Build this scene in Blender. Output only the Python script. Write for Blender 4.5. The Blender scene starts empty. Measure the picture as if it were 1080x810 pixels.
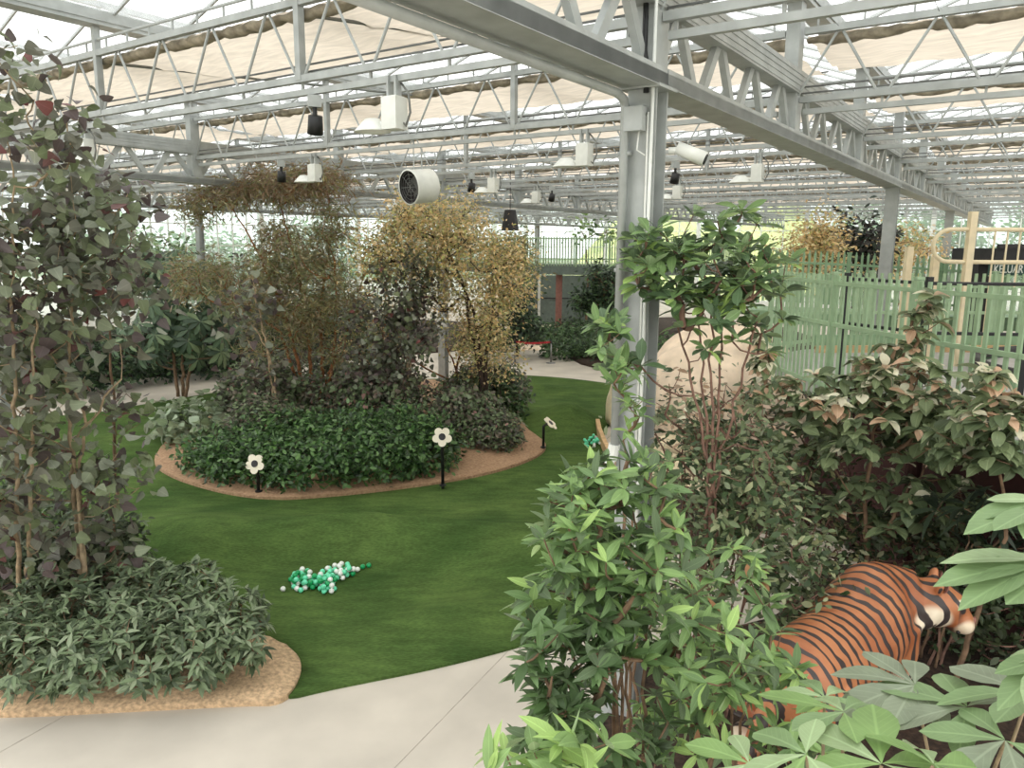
import bpy, math, random
import numpy as np
from mathutils import Vector, Matrix
from mathutils.geometry import delaunay_2d_cdt
C = bpy.context.scene.collection
PI = math.pi
# ------------------------------------------------------------------ camera
F, PT, RO, AZ = 803.34, .1817, .0067, .5995
H, K = 4.2, 4.0
U = np.array([math.sin(AZ), math.cos(AZ), 0.]); V = np.array([-math.cos(AZ), math.sin(AZ), 0.])
C1 = np.array([1.048, 6.255, 0.])
def ray(x, y):
    a, b = x-540, y-405
    c, s = math.cos(RO), math.sin(RO)
    a, b = c*a+s*b, -s*a+c*b
    up = -b/F
    return np.array([a/F, math.cos(PT)+up*math.sin(PT), up*math.cos(PT)-math.sin(PT)])
def onz(x, y, z=0.):                       # ground point seen at a photograph position
    d = ray(x, y); return d*((z-H)/d[2])+np.array([0, 0, H])
def aty(x, y, Y):
    d = ray(x, y); return d*(Y/d[1])+np.array([0, 0, H])
def ppm(p):                                # photo pixels per metre at a point
    return F/(p[1]*math.cos(PT)-(p[2]-H)*math.sin(PT))
def W(s, w, z=0.):                         # the greenhouse's own grid: s bays along the girders, w metres across
    q = C1+s*K*U+w*V; return np.array([q[0], q[1], z])
cam = bpy.data.objects.new('camera', bpy.data.cameras.new('camera')); C.objects.link(cam)
cam.data.sensor_width = 36; cam.data.lens = F/1080*36; cam.data.clip_end = 400
cam.location = (0, 0, H); cam.rotation_mode = 'XYZ'
cam.matrix_world = Matrix.Translation((0, 0, H)) @ Matrix.Rotation(PI/2-PT, 4, 'X') @ Matrix.Rotation(RO, 4, 'Z')
bpy.context.scene.camera = cam
vs = bpy.context.scene.view_settings
vs.view_transform = 'Standard'; vs.look = 'None'; vs.gamma = 1; vs.use_curve_mapping = False; vs.exposure = 0.0
cy = bpy.context.scene.cycles
cy.max_bounces = 7; cy.diffuse_bounces = 3; cy.glossy_bounces = 2; cy.transmission_bounces = 4; cy.transparent_max_bounces = 12
cy.sample_clamp_indirect = 6
# ------------------------------------------------------------------ materials
def lin(c):
    return tuple((x/255/12.92 if x/255 <= .04045 else ((x/255+.055)/1.055)**2.4) for x in c)
def mat(name, rgb, rough=.6, metal=0., vary=.12, scale=8., bump=0., trans=0., spec=.5, stretch=None, rgb2=None):
    m = bpy.data.materials.new(name); m.use_nodes = True
    nt = m.node_tree; N = nt.nodes; L = nt.links
    b = N['Principled BSDF']; b.inputs['Roughness'].default_value = rough; b.inputs['Metallic'].default_value = metal
    b.inputs['Specular IOR Level'].default_value = spec
    c = lin(rgb); c2 = lin(rgb2) if rgb2 else tuple(min(1, x*(1+vary*2)) for x in c); c1 = c if rgb2 else tuple(x*(1-vary*2) for x in c)
    tc = N.new('ShaderNodeTexCoord'); nz = N.new('ShaderNodeTexNoise'); nz.inputs['Scale'].default_value = scale; nz.inputs['Detail'].default_value = 5
    mp = N.new('ShaderNodeMapping'); L.new(tc.outputs['Object'], mp.inputs['Vector']); L.new(mp.outputs['Vector'], nz.inputs['Vector'])
    if stretch: mp.inputs['Scale'].default_value = stretch
    mx = N.new('ShaderNodeMix'); mx.data_type = 'RGBA'
    rp = N.new('ShaderNodeMapRange'); rp.inputs['From Min'].default_value = .3; rp.inputs['From Max'].default_value = .7
    L.new(nz.outputs['Fac'], rp.inputs['Value']); L.new(rp.outputs['Result'], mx.inputs['Factor'])
    mx.inputs['A'].default_value = (*c1, 1); mx.inputs['B'].default_value = (*c2, 1)
    L.new(mx.outputs['Result'], b.inputs['Base Color'])
    if bump:
        bp = N.new('ShaderNodeBump'); bp.inputs['Strength'].default_value = bump; bp.inputs['Distance'].default_value = .02
        L.new(nz.outputs['Fac'], bp.inputs['Height']); L.new(bp.outputs['Normal'], b.inputs['Normal'])
    if trans:
        t = N.new('ShaderNodeBsdfTranslucent'); L.new(mx.outputs['Result'], t.inputs['Color'])
        s = N.new('ShaderNodeMixShader'); s.inputs['Fac'].default_value = trans
        L.new(b.outputs[0], s.inputs[1]); L.new(t.outputs[0], s.inputs[2]); L.new(s.outputs[0], N['Material Output'].inputs['Surface'])
    m['mix'] = 1
    return m
def leafmat(name, rgb, rough=.45, back=1.25, rib=0., trans=.22, spec=.4):
    """leaf: blotchy colour, paler back, optional pale midrib and side veins from the leaf's own UV"""
    m = bpy.data.materials.new(name); m.use_nodes = True
    nt = m.node_tree; N = nt.nodes; L = nt.links
    b = N['Principled BSDF']; b.inputs['Roughness'].default_value = rough; b.inputs['Specular IOR Level'].default_value = spec
    c = tuple(x*1.15 for x in lin(rgb))
    tc = N.new('ShaderNodeTexCoord'); nz = N.new('ShaderNodeTexNoise'); nz.inputs['Scale'].default_value = 6; nz.inputs['Detail'].default_value = 3
    L.new(tc.outputs['Object'], nz.inputs['Vector'])
    mx = N.new('ShaderNodeMix'); mx.data_type = 'RGBA'; L.new(nz.outputs['Fac'], mx.inputs['Factor'])
    mx.inputs['A'].default_value = (*[x*.62 for x in c], 1); mx.inputs['B'].default_value = (*[min(1, x*1.4) for x in c], 1)
    out = mx.outputs['Result']
    if rib:
        uv = N.new('ShaderNodeUVMap'); sp = N.new('ShaderNodeSeparateXYZ'); L.new(uv.outputs[0], sp.inputs[0])
        a = N.new('ShaderNodeMath'); a.operation = 'SUBTRACT'; L.new(sp.outputs['Y'], a.inputs[0]); a.inputs[1].default_value = .5
        ab = N.new('ShaderNodeMath'); ab.operation = 'ABSOLUTE'; L.new(a.outputs[0], ab.inputs[0])
        mr = N.new('ShaderNodeMapRange'); L.new(ab.outputs[0], mr.inputs['Value'])
        mr.inputs['From Min'].default_value = .015; mr.inputs['From Max'].default_value = .05; mr.inputs['To Min'].default_value = rib; mr.inputs['To Max'].default_value = 0
        # side veins
        sv = N.new('ShaderNodeMath'); sv.operation = 'MULTIPLY_ADD'; L.new(ab.outputs[0], sv.inputs[0]); sv.inputs[1].default_value = -.55; L.new(sp.outputs['X'], sv.inputs[2])
        fr = N.new('ShaderNodeMath'); fr.operation = 'PINGPONG'; L.new(sv.outputs[0], fr.inputs[0]); fr.inputs[1].default_value = .05
        m2 = N.new('ShaderNodeMapRange'); L.new(fr.outputs[0], m2.inputs['Value'])
        m2.inputs['From Min'].default_value = .0; m2.inputs['From Max'].default_value = .012; m2.inputs['To Min'].default_value = rib*.45; m2.inputs['To Max'].default_value = 0
        mm = N.new('ShaderNodeMath'); mm.operation = 'MAXIMUM'; L.new(mr.outputs[0], mm.inputs[0]); L.new(m2.outputs[0], mm.inputs[1])
        m3 = N.new('ShaderNodeMix'); m3.data_type = 'RGBA'; L.new(mm.outputs[0], m3.inputs['Factor']); L.new(out, m3.inputs['A'])
        m3.inputs['B'].default_value = (*[min(1, x*1.9+.05) for x in c], 1); out = m3.outputs['Result']
    ge = N.new('ShaderNodeNewGeometry'); m4 = N.new('ShaderNodeMix'); m4.data_type = 'RGBA'; m4.blend_type = 'MIX'
    L.new(ge.outputs['Backfacing'], m4.inputs['Factor']); L.new(out, m4.inputs['A'])
    hs = N.new('ShaderNodeHueSaturation'); hs.inputs['Saturation'].default_value = .75; hs.inputs['Value'].default_value = back; L.new(out, hs.inputs['Color']); L.new(hs.outputs[0], m4.inputs['B'])
    L.new(m4.outputs['Result'], b.inputs['Base Color'])
    t = N.new('ShaderNodeBsdfTranslucent'); L.new(m4.outputs['Result'], t.inputs['Color'])
    s = N.new('ShaderNodeMixShader'); s.inputs['Fac'].default_value = trans
    L.new(b.outputs[0], s.inputs[1]); L.new(t.outputs[0], s.inputs[2]); L.new(s.outputs[0], N['Material Output'].inputs['Surface'])
    return m
def glassmat(name, tint=(235, 242, 240), haze=.25, gloss=.06):
    m = bpy.data.materials.new(name); m.use_nodes = True
    nt = m.node_tree; N = nt.nodes; L = nt.links; N.remove(N['Principled BSDF'])
    tr = N.new('ShaderNodeBsdfTransparent'); tr.inputs['Color'].default_value = (*lin(tint), 1)
    tl = N.new('ShaderNodeBsdfTranslucent'); tl.inputs['Color'].default_value = (.85, .88, .88, 1)
    tc = N.new('ShaderNodeTexCoord'); nz = N.new('ShaderNodeTexNoise'); nz.inputs['Scale'].default_value = .8; L.new(tc.outputs['Object'], nz.inputs['Vector'])
    mr = N.new('ShaderNodeMapRange'); mr.inputs['To Min'].default_value = haze*.6; mr.inputs['To Max'].default_value = haze*1.4; L.new(nz.outputs['Fac'], mr.inputs['Value'])
    s = N.new('ShaderNodeMixShader'); L.new(mr.outputs[0], s.inputs[0]); L.new(tr.outputs[0], s.inputs[1]); L.new(tl.outputs[0], s.inputs[2])
    g = N.new('ShaderNodeBsdfGlossy'); g.inputs['Roughness'].default_value = .15
    s2 = N.new('ShaderNodeMixShader'); s2.inputs[0].default_value = gloss; L.new(s.outputs[0], s2.inputs[1]); L.new(g.outputs[0], s2.inputs[2])
    L.new(s2.outputs[0], N['Material Output'].inputs['Surface'])
    return m
M = {}
M['steel'] = mat('galvanised_steel', (168, 172, 170), .5, .15, .07, 5)
M['steel_dark'] = mat('weathered_steel', (120, 122, 118), .6, .2, .1, 6)
M['wire'] = mat('steel_wire', (110, 112, 110), .6, .2)
M['white'] = mat('white_enamel', (226, 228, 222), .45, 0, .03)
M['black'] = mat('black_plastic', (28, 29, 30), .5, 0, .1)
M['dark'] = mat('dark_paint', (46, 44, 46), .6)
M['concrete'] = mat('concrete', (198, 190, 177), .85, 0, .05, 1.3, .05)
M['soil'] = mat('woodchip', (146, 114, 88), .95, 0, .25, 22, 1.0, rgb2=(184, 152, 120))
M['darksoil'] = mat('dark_soil', (60, 46, 36), .95, 0, .3, 20, .8)
M['sand'] = mat('sand', (192, 164, 130), .95, 0, .18, 26, .7)
M['bark'] = mat('bark', (120, 96, 74), .9, 0, .2, 14, .4)
M['bark_pale'] = mat('pale_bark', (160, 140, 112), .9, 0, .18, 14, .4)
M['bark_orange'] = mat('orange_bark', (146, 98, 62), .9, 0, .22, 12, .4)
M['bark_dark'] = mat('dark_bark', (62, 48, 40), .9, 0, .2, 14, .4)
M['twig'] = mat('reddish_twig', (128, 98, 84), .9, 0, .2, 14)
M['green'] = mat('green_paint', (156, 182, 146), .5, 0, .04)
M['green_dark'] = mat('dull_green_paint', (136, 168, 132), .55, 0, .05)
M['cloth'] = mat('shade_cloth', (230, 217, 200), .95, 0, .06, 2.5, .25, .64, stretch=(1, 6, 1))
M['bunch'] = mat('bunched_cloth', (164, 154, 136), .95, 0, .2, 9, .3, .1)
M['cream'] = mat('cream_paint', (226, 210, 176), .5, 0, .04)
M['rock'] = mat('beige_rock', (238, 218, 194), .9, 0, .08, 3, .5)
M['terracotta'] = mat('terracotta_paint', (152, 104, 92), .7, 0, .08)
M['red'] = mat('red_belt', (172, 40, 46), .6)
M['chrome'] = mat('brushed_steel', (150, 150, 148), .35, .8)
M['tan'] = mat('tan_wood', (206, 172, 128), .8, 0, .08)
M['deckgrey'] = mat('grey_deck', (178, 176, 172), .8, 0, .04)
M['darkred'] = mat('dark_red_panel', (62, 30, 28), .8)
M['slate'] = mat('grey_green_panel', (112, 124, 116), .7, 0, .06)
M['roofglass'] = glassmat('roof_glass', (250, 252, 252), .26, .02)
M['wallglass'] = glassmat('wall_glass', (226, 240, 236), .26, .04)
M['sign'] = mat('dark_sign', (40, 74, 66), .6)
M['mint'] = mat('mint_plastic', (112, 226, 180), .3, 0, .03)
M['greenball'] = mat('green_plastic', (26, 156, 92), .3, 0, .03)
M['whiteball'] = mat('white_plastic', (236, 238, 232), .3, 0, .02)
M['petal'] = mat('cream_white_plate', (238, 230, 208), .5, 0, .02)
# lawn: synthetic turf, directional pile
def lawnmat():
    m = mat('synthetic_turf', (58, 82, 40), .95, 0, .2, .8, 0, rgb2=(88, 110, 58), spec=.1)
    nt = m.node_tree; N = nt.nodes; L = nt.links; b = N['Principled BSDF']
    tc = N['Texture Coordinate']; f = N.new('ShaderNodeTexNoise'); f.inputs['Scale'].default_value = 40; f.inputs['Detail'].default_value = 4
    mp = N.new('ShaderNodeMapping'); mp.inputs['Scale'].default_value = (.5, 1.6, 1); mp.inputs['Rotation'].default_value = (0, 0, .25)
    L.new(tc.outputs['Object'], mp.inputs['Vector']); L.new(mp.outputs[0], f.inputs['Vector'])
    f2 = N.new('ShaderNodeTexNoise'); f2.inputs['Scale'].default_value = 5; f2.inputs['Detail'].default_value = 6; L.new(mp.outputs[0], f2.inputs['Vector'])
    mx0 = [n for n in N if n.type == 'MIX'][0]
    m5 = N.new('ShaderNodeMix'); m5.data_type = 'RGBA'; m5.blend_type = 'OVERLAY'; m5.inputs['Factor'].default_value = .55
    m6 = N.new('ShaderNodeMix'); m6.data_type = 'RGBA'; m6.blend_type = 'OVERLAY'; m6.inputs['Factor'].default_value = .5
    L.new(mx0.outputs['Result'], m5.inputs['A']); L.new(f.outputs['Fac'], m5.inputs['B'])
    L.new(m5.outputs['Result'], m6.inputs['A']); L.new(f2.outputs['Fac'], m6.inputs['B'])
    L.new(m6.outputs['Result'], b.inputs['Base Color'])
    bp = N.new('ShaderNodeBump'); bp.inputs['Strength'].default_value = .8; bp.inputs['Distance'].default_value = .02
    L.new(f.outputs['Fac'], bp.inputs['Height']); L.new(bp.outputs['Normal'], b.inputs['Normal'])
    return m
M['lawn'] = lawnmat()
# ------------------------------------------------------------------ objects
def tag(o, label=None, cat=None, group=None, kind=None):
    if label: o['label'] = label
    if cat: o['category'] = cat
    if group: o['group'] = group
    if kind: o['kind'] = kind
    return o
def thing(name, loc, label, cat, group=None, rz=0):
    o = bpy.data.objects.new(name, None); C.objects.link(o); o.empty_display_size = .1
    o.location = loc; o.rotation_euler = (0, 0, rz)
    return tag(o, label, cat, group)
class MB:
    def __init__(s): s.v = []; s.f = []; s.m = []
    def add(s, vs_, fs, m=0):
        k = len(s.v); s.v += [tuple(map(float, p)) for p in vs_]
        for f in fs: s.f.append(tuple(i+k for i in f)); s.m.append(m)
    def box(s, c, d, R=None, m=0):
        c = np.array(c, float); h = np.array(d, float)/2
        p = [np.array([x, y, z])*h for x in (-1, 1) for y in (-1, 1) for z in (-1, 1)]
        if R is not None: p = [R @ q for q in p]
        s.add([q+c for q in p], [(0, 1, 3, 2), (4, 6, 7, 5), (0, 4, 5, 1), (2, 3, 7, 6), (0, 2, 6, 4), (1, 5, 7, 3)], m)
    def beam(s, p, q, w, h, up=(0, 0, 1), m=0):
        p = np.array(p, float); q = np.array(q, float); x = q-p; L = np.linalg.norm(x); x /= L
        y = np.cross(up, x); y /= np.linalg.norm(y); z = np.cross(x, y)
        s.box((p+q)/2, (L, w, h), np.stack([x, y, z], 1), m)
    def tube(s, pts, r, n=8, m=0, cap=True):
        pts = [np.array(p, float) for p in pts]; k = len(pts)
        r = [r]*k if np.isscalar(r) else list(r)
        t0 = pts[1]-pts[0]; a = np.array([0, 0, 1.]) if abs(t0[2]) < .9*np.linalg.norm(t0) else np.array([1., 0, 0])
        vv = []
        for i in range(k):
            t = pts[min(i+1, k-1)]-pts[max(i-1, 0)]; t = t/(np.linalg.norm(t)+1e-9)
            b = np.cross(t, a); b /= np.linalg.norm(b)+1e-9; a = np.cross(b, t)
            for j in range(n):
                g = 2*PI*j/n; vv.append(pts[i]+r[i]*(math.cos(g)*a+math.sin(g)*b))
        ff = [(i*n+j, i*n+(j+1) % n, (i+1)*n+(j+1) % n, (i+1)*n+j) for i in range(k-1) for j in range(n)]
        if cap: ff += [tuple(range(n-1, -1, -1)), tuple(range((k-1)*n, k*n))]
        s.add(vv, ff, m)
    def lathe(s, prof, n=16, M_=None, m=0):
        vv = []; k = len(prof)
        for r, z in prof:
            for j in range(n):
                g = 2*PI*j/n; p = Vector((r*math.cos(g), r*math.sin(g), z))
                vv.append(M_ @ p if M_ else p)
        s.add(vv, [(i*n+j, i*n+(j+1) % n, (i+1)*n+(j+1) % n, (i+1)*n+j) for i in range(k-1) for j in range(n)], m)
    def prism(s, pts, z0, z1, M_=None, m=0):
        n = len(pts); vv = [Vector((x, y, z)) for z in (z0, z1) for x, y in pts]
        if M_: vv = [M_ @ p for p in vv]
        s.add(vv, [tuple(range(n-1, -1, -1)), tuple(range(n, 2*n))]+[(i, (i+1) % n, n+(i+1) % n, n+i) for i in range(n)], m)
    def build(s, name, mats, parent=None, smooth=False, off=None):
        v = s.v
        if off is not None: v = [(a-off[0], b-off[1], c-off[2]) for a, b, c in v]
        me = bpy.data.meshes.new(name); me.from_pydata(v, [], s.f)
        for x in (mats if isinstance(mats, (list, tuple)) else [mats]): me.materials.append(x)
        if any(s.m): me.polygons.foreach_set('material_index', s.m)
        if smooth: me.polygons.foreach_set('use_smooth', [True]*len(s.f))
        return link(name, me, parent)
def link(name, me, parent=None):
    o = bpy.data.objects.new(name, me); C.objects.link(o); o.parent = parent; return o
def copyobj(o, parent=None, loc=None):
    c = o.copy(); C.objects.link(c); c.parent = parent
    if loc is not None: c.location = loc
    return c
ORD = ['first', 'second', 'third', 'fourth', 'fifth', 'sixth', 'seventh', 'eighth', 'ninth', 'tenth', 'eleventh', 'twelfth', 'thirteenth', 'fourteenth', 'fifteenth']
# ------------------------------------------------------------------ leaves
def tpl(n, prof, fold=.25, bend=-.15, wid=.4, wave=0.):
    """leaf shape of unit length along +x: (verts, uv, faces)"""
    v = []; uv = []; f = []
    t = [i/n for i in range(n+1)]
    bz = lambda a: bend*a*a
    v.append((0, 0, 0)); uv.append((0, .5))
    for i in range(1, n):
        w = prof(t[i])*wid*.5; z = bz(t[i]); wv = wave*math.sin(t[i]*17)
        v += [(t[i], -w, z+fold*w+wv), (t[i], 0, z), (t[i], w, z+fold*w-wv)]
        uv += [(t[i], .5-prof(t[i])*.5), (t[i], .5), (t[i], .5+prof(t[i])*.5)]
    v.append((1, 0, bz(1))); uv.append((1, .5))
    f += [(0, 1, 2), (0, 2, 3)]
    for i in range(1, n-1):
        a = 1+3*(i-1); b = a+3
        f += [(a, b, b+1, a+1), (a+1, b+1, b+2, a+2)]
    a = 1+3*(n-2); e = len(v)-1
    f += [(a, e, a+1), (a+1, e, a+2)]
    return np.array(v, float), np.array(uv, float), f
P_ell = lambda t: math.sin(PI*t)**.8
P_lan = lambda t: math.sin(PI*t**.8)**1.1
P_obo = lambda t: math.sin(PI*t**1.5)**.9
P_hrt = lambda t: min(1, (t*5)**.5)*(1-t**1.7)**.75*1.15 if t < 1 else 0
def unit(a): return a/(np.linalg.norm(a, axis=-1, keepdims=True)+1e-9)
def leaves(name, parent, pos, d, nrm, size, tpls, mats, wts, rng, off):
    N = len(pos); pos = pos-np.array(off); d = unit(d)
    nrm = nrm-(nrm*d).sum(1, keepdims=True)*d; nrm = unit(nrm); y = np.cross(nrm, d)
    ti = rng.integers(0, len(tpls), N); mi = rng.choice(len(mats), N, p=np.array(wts)/sum(wts))
    VV = []; UVs = []; LV = []; LT = []; MI = []; k = 0
    for a in range(len(tpls)):
        idx = np.nonzero(ti == a)[0]
        if not len(idx): continue
        tv, tu, tf = tpls[a]; n = len(tv)
        s = size[idx][:, None, None]
        P_ = pos[idx][:, None]+s*(d[idx][:, None]*tv[None, :, 0:1]+y[idx][:, None]*tv[None, :, 1:2]+nrm[idx][:, None]*tv[None, :, 2:3])
        VV.append(P_.reshape(-1, 3))
        fl = np.array([i for q in tf for i in q]); lt = np.array([len(q) for q in tf])
        LV.append((fl[None]+(k+np.arange(len(idx))*n)[:, None]).ravel()); LT.append(np.tile(lt, len(idx)))
        UVs.append(np.tile(tu[fl], (len(idx), 1))); MI.append(np.repeat(mi[idx], len(lt))); k += n*len(idx)
    VV = np.concatenate(VV); LV = np.concatenate(LV); LT = np.concatenate(LT); UVs = np.concatenate(UVs); MI = np.concatenate(MI)
    me = bpy.data.meshes.new(name)
    me.vertices.add(len(VV)); me.vertices.foreach_set('co', VV.ravel().astype(np.float32))
    me.loops.add(len(LV)); me.loops.foreach_set('vertex_index', LV.astype(np.int32))
    me.polygons.add(len(LT)); me.polygons.foreach_set('loop_start', (np.cumsum(LT)-LT).astype(np.int32))
    ul = me.uv_layers.new(name='UVMap'); ul.data.foreach_set('uv', UVs.ravel().astype(np.float32))
    for m in mats: me.materials.append(m)
    me.polygons.foreach_set('material_index', MI.astype(np.int32)); me.polygons.foreach_set('use_smooth', np.ones(len(LT), bool))
    me.update(calc_edges=True); me.validate()
    return link(name, me, parent)
# ------------------------------------------------------------------ woody skeleton
def skeleton(mb, trunks, targets, rng, rtip=.006, off=(0, 0, 0), sides=5, lift=.25, power=.48, rmax=None):
    """trunks: [(points, r0, r1)]; every target gets a branch grown from the nearest fitting node. returns branch end directions"""
    off = np.array(off); nodes = []; par = []; trad = []; tid = []
    for k, (pts, r0, r1) in enumerate(trunks):
        pts = np.array(pts, float); seg = np.linalg.norm(np.diff(pts, axis=0), axis=1); L = seg.sum(); cu = np.concatenate([[0], np.cumsum(seg)])
        n = max(4, int(L/.14)); ts = np.linspace(0, L, n+1)
        q = np.stack([np.interp(ts, cu, pts[:, i]) for i in range(3)], 1)
        q[1:-1] += rng.normal(0, .012, (n-1, 3)); rr = np.interp(ts, [0, L], [r0, r1])
        mb.tube(q-off, rr, 8 if r0 > .03 else 6)
        for i in range(n+1): nodes.append(q[i]); par.append(-1); trad.append(rr[i]); tid.append(k)
    nt_ = len(nodes); cap = nt_+len(targets)*9+10
    A = np.zeros((cap, 3)); A[:nt_] = nodes; par += [0]*(cap-nt_); cnt = np.zeros(cap); n = nt_
    low = np.array([A[:nt_, 2].min()])[0]; hi = A[:nt_, 2].max()
    o = np.argsort([np.min(np.linalg.norm(A[:nt_]-t, axis=1)) for t in targets]); paths = []; dirs = np.zeros((len(targets), 3))
    ok = np.ones(cap, bool); ok[:nt_] = A[:nt_, 2] > low+(hi-low)*.18
    for ti in o:
        t = targets[ti]; dv = t-A[:n]; dist = np.linalg.norm(dv, axis=1)
        cost = dist+.8*np.maximum(0, A[:n, 2]-t[2]+lift*dist)+np.where(ok[:n], 0, 50)
        j = int(np.argmin(cost)); p = A[j]; D = dist[j]; m = int(min(7, max(2, D/.16)))
        c = (p+t)/2+np.array([0, 0, -lift*.35*D])+rng.normal(0, .05*D, 3)
        chain = [j]
        for i in range(1, m+1):
            a = i/m; A[n] = (1-a)**2*p+2*a*(1-a)*c+a*a*t; par[n] = chain[-1]; chain.append(n); n += 1
        dirs[ti] = A[chain[-1]]-A[chain[-2]]; paths.append(chain)
        q = chain[-1]
        while q >= nt_: cnt[q] += 1; q = par[q]
    for ch in paths:
        r = [rtip*max(1, cnt[i])**power for i in ch[1:]]; r0 = r[0]*1.1 if ch[0] >= nt_ else min(trad[ch[0]]*.8, r[0]*1.15)
        mb.tube([A[i]-off for i in ch], [r0]+[min(x, r0*1.01) for x in r], sides, cap=False)
    return unit(dirs)
def ell(rng, n, c, rx, ry, rz, shell=.5):
    d = unit(rng.normal(size=(n, 3))); r = rng.random(n)**(1/3); r = r*(1-shell)+shell*(.75+.25*r)
    return np.array(c)+d*r[:, None]*np.array([rx, ry, rz])
def pxell(rng, n, px, py, rx, ry, Y, depth, shell=.4):
    c = aty(px, py, Y); s = ppm(c); return ell(rng, n, c, rx/s, depth, ry/s, shell)
def whorl(rng, ends, dirs, n, size, jit=.25, spread=1.1, droop=.0, flat=.5, sv=.25, back=.0):
    """n leaves round each branch end"""
    E = len(ends); ends = np.repeat(ends, n, 0); dirs = np.repeat(dirs, n, 0)
    ax = unit(dirs*(1-flat)+np.array([0, 0, 1.])*flat+rng.normal(0, jit*.6, dirs.shape))
    r = unit(np.cross(ax, rng.normal(size=ax.shape)))
    tilt = spread+rng.normal(0, jit, len(ax)); d = ax*np.cos(tilt)[:, None]+r*np.sin(tilt)[:, None]; d[:, 2] -= droop*rng.random(len(ax))
    pos = ends-unit(dirs)*(back*rng.random(len(ax)))[:, None]
    return pos, d, ax, size*(1+rng.uniform(-sv, sv, len(ax)))
def scatter(rng, pts, n, rad, size, droop=.3, up=.6, out=None, sv=.3):
    """n loose leaves about each point, facing mostly up"""
    N = len(pts)*n; p = np.repeat(pts, n, 0); j = rng.normal(size=(N, 3))*rad; p = p+j
    d = unit(rng.normal(size=(N, 3))*np.array([1, 1, .45])+j/(rad+1e-6)*.35); d[:, 2] -= droop*rng.random(N)
    nr = unit(rng.normal(size=(N, 3))*(1-up)+np.array([0, 0, up]))
    if out is not None: nr = unit(nr+unit(p-out)*.5)
    return p, d, nr, size*(1+rng.uniform(-sv, sv, N))
def cat4(*a): return tuple(np.concatenate(z) for z in zip(*a))
# ================================================================== SETTING
RB = np.random.default_rng(7)
def proj(p):
    x, y, z = p[0], p[1], p[2]-H
    d = y*math.cos(PT)-z*math.sin(PT); h = y*math.sin(PT)+z*math.cos(PT)
    a = F*x/d; b = -F*h/d; c, s = math.cos(RO), math.sin(RO)
    return 540+c*a-s*b, 405+s*a+c*b
def on_truss(s, px, z):                    # distance across the house at which truss s is seen at px
    ws = np.linspace(-11.5, 35.5, 2000); xs = [proj(W(s, w, z))[0] if W(s, w)[1] > .5 else 1e9 for w in ws]
    return ws[int(np.argmin(np.abs(np.array(xs)-px)))]
MOUNDS = [(-2.3, 8.9, 1.5, .75, -.2), (-2.1, 10.15, 1.8, .55, .46), (-4.7, 10.2, 1.2, .9, .3), (1.5, 17.6, 1.2, .8, .5), (.6, 9.8, 1.4, 1.0, .26), (-.2, 8.0, 1.2, .5, .14),
          (-6.6, 16.3, 2.4, 1.3, .22), (.2, 21.8, 1.4, .6, .2)]
def gz(x, y):
    return sum(a*math.exp(-((x-mx)/rx)**2-((y-my)/ry)**2) for mx, my, rx, ry, a in MOUNDS)
def smooth(pts, k=2):
    p = [np.array(q[:2], float) for q in pts]
    for _ in range(k):
        q = []
        for i in range(len(p)):
            a, b = p[i], p[(i+1) % len(p)]; q += [a*.75+b*.25, a*.25+b*.75]
        p = q
    return p
def inside(poly, x, y):
    c = False; n = len(poly); j = n-1
    for i in range(n):
        if (poly[i][1] > y) != (poly[j][1] > y) and x < (poly[j][0]-poly[i][0])*(y-poly[i][1])/(poly[j][1]-poly[i][1])+poly[i][0]: c = not c
        j = i
    return c
def edge_d(poly, x, y):
    P_ = np.array(poly); Q = np.roll(P_, -1, 0); d = Q-P_; t = np.clip(((np.array([x, y])-P_)*d).sum(1)/((d*d).sum(1)+1e-9), 0, 1)
    return np.linalg.norm(P_+d*t[:, None]-np.array([x, y]), axis=1).min()
def region(name, poly, zf, m, step, skirt=.12, rough=0.):
    pts = [Vector(p) for p in poly]; n = len(pts)
    xs = [p[0] for p in poly]; ys = [p[1] for p in poly]
    for x in np.arange(min(xs), max(xs), step):
        for y in np.arange(min(ys), max(ys), step):
            q = (x+RB.uniform(-.3, .3)*step, y+RB.uniform(-.3, .3)*step)
            if inside(poly, *q) and edge_d(poly, *q) > step*.45: pts.append(Vector(q))
    vs_, _, fs, *_ = delaunay_2d_cdt(pts, [(i, (i+1) % n) for i in range(n)], [list(range(n))], 1, 1e-5)
    v = [(p.x, p.y, zf(p.x, p.y)+(RB.uniform(-rough, rough))) for p in vs_]
    f = [tuple(a) for a in fs]; k = len(v)
    v += [(p[0], p[1], v[i][2]-skirt) for i, p in enumerate(poly)]
    f += [(i, k+i, k+(i+1) % n, (i+1) % n) for i in range(n)]
    me = bpy.data.meshes.new(name); me.from_pydata(v, [], f); me.materials.append(m)
    me.polygons.foreach_set('use_smooth', [len(a) == 3 for a in f]); me.update()
    return tag(link(name, me), kind='structure')
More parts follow.
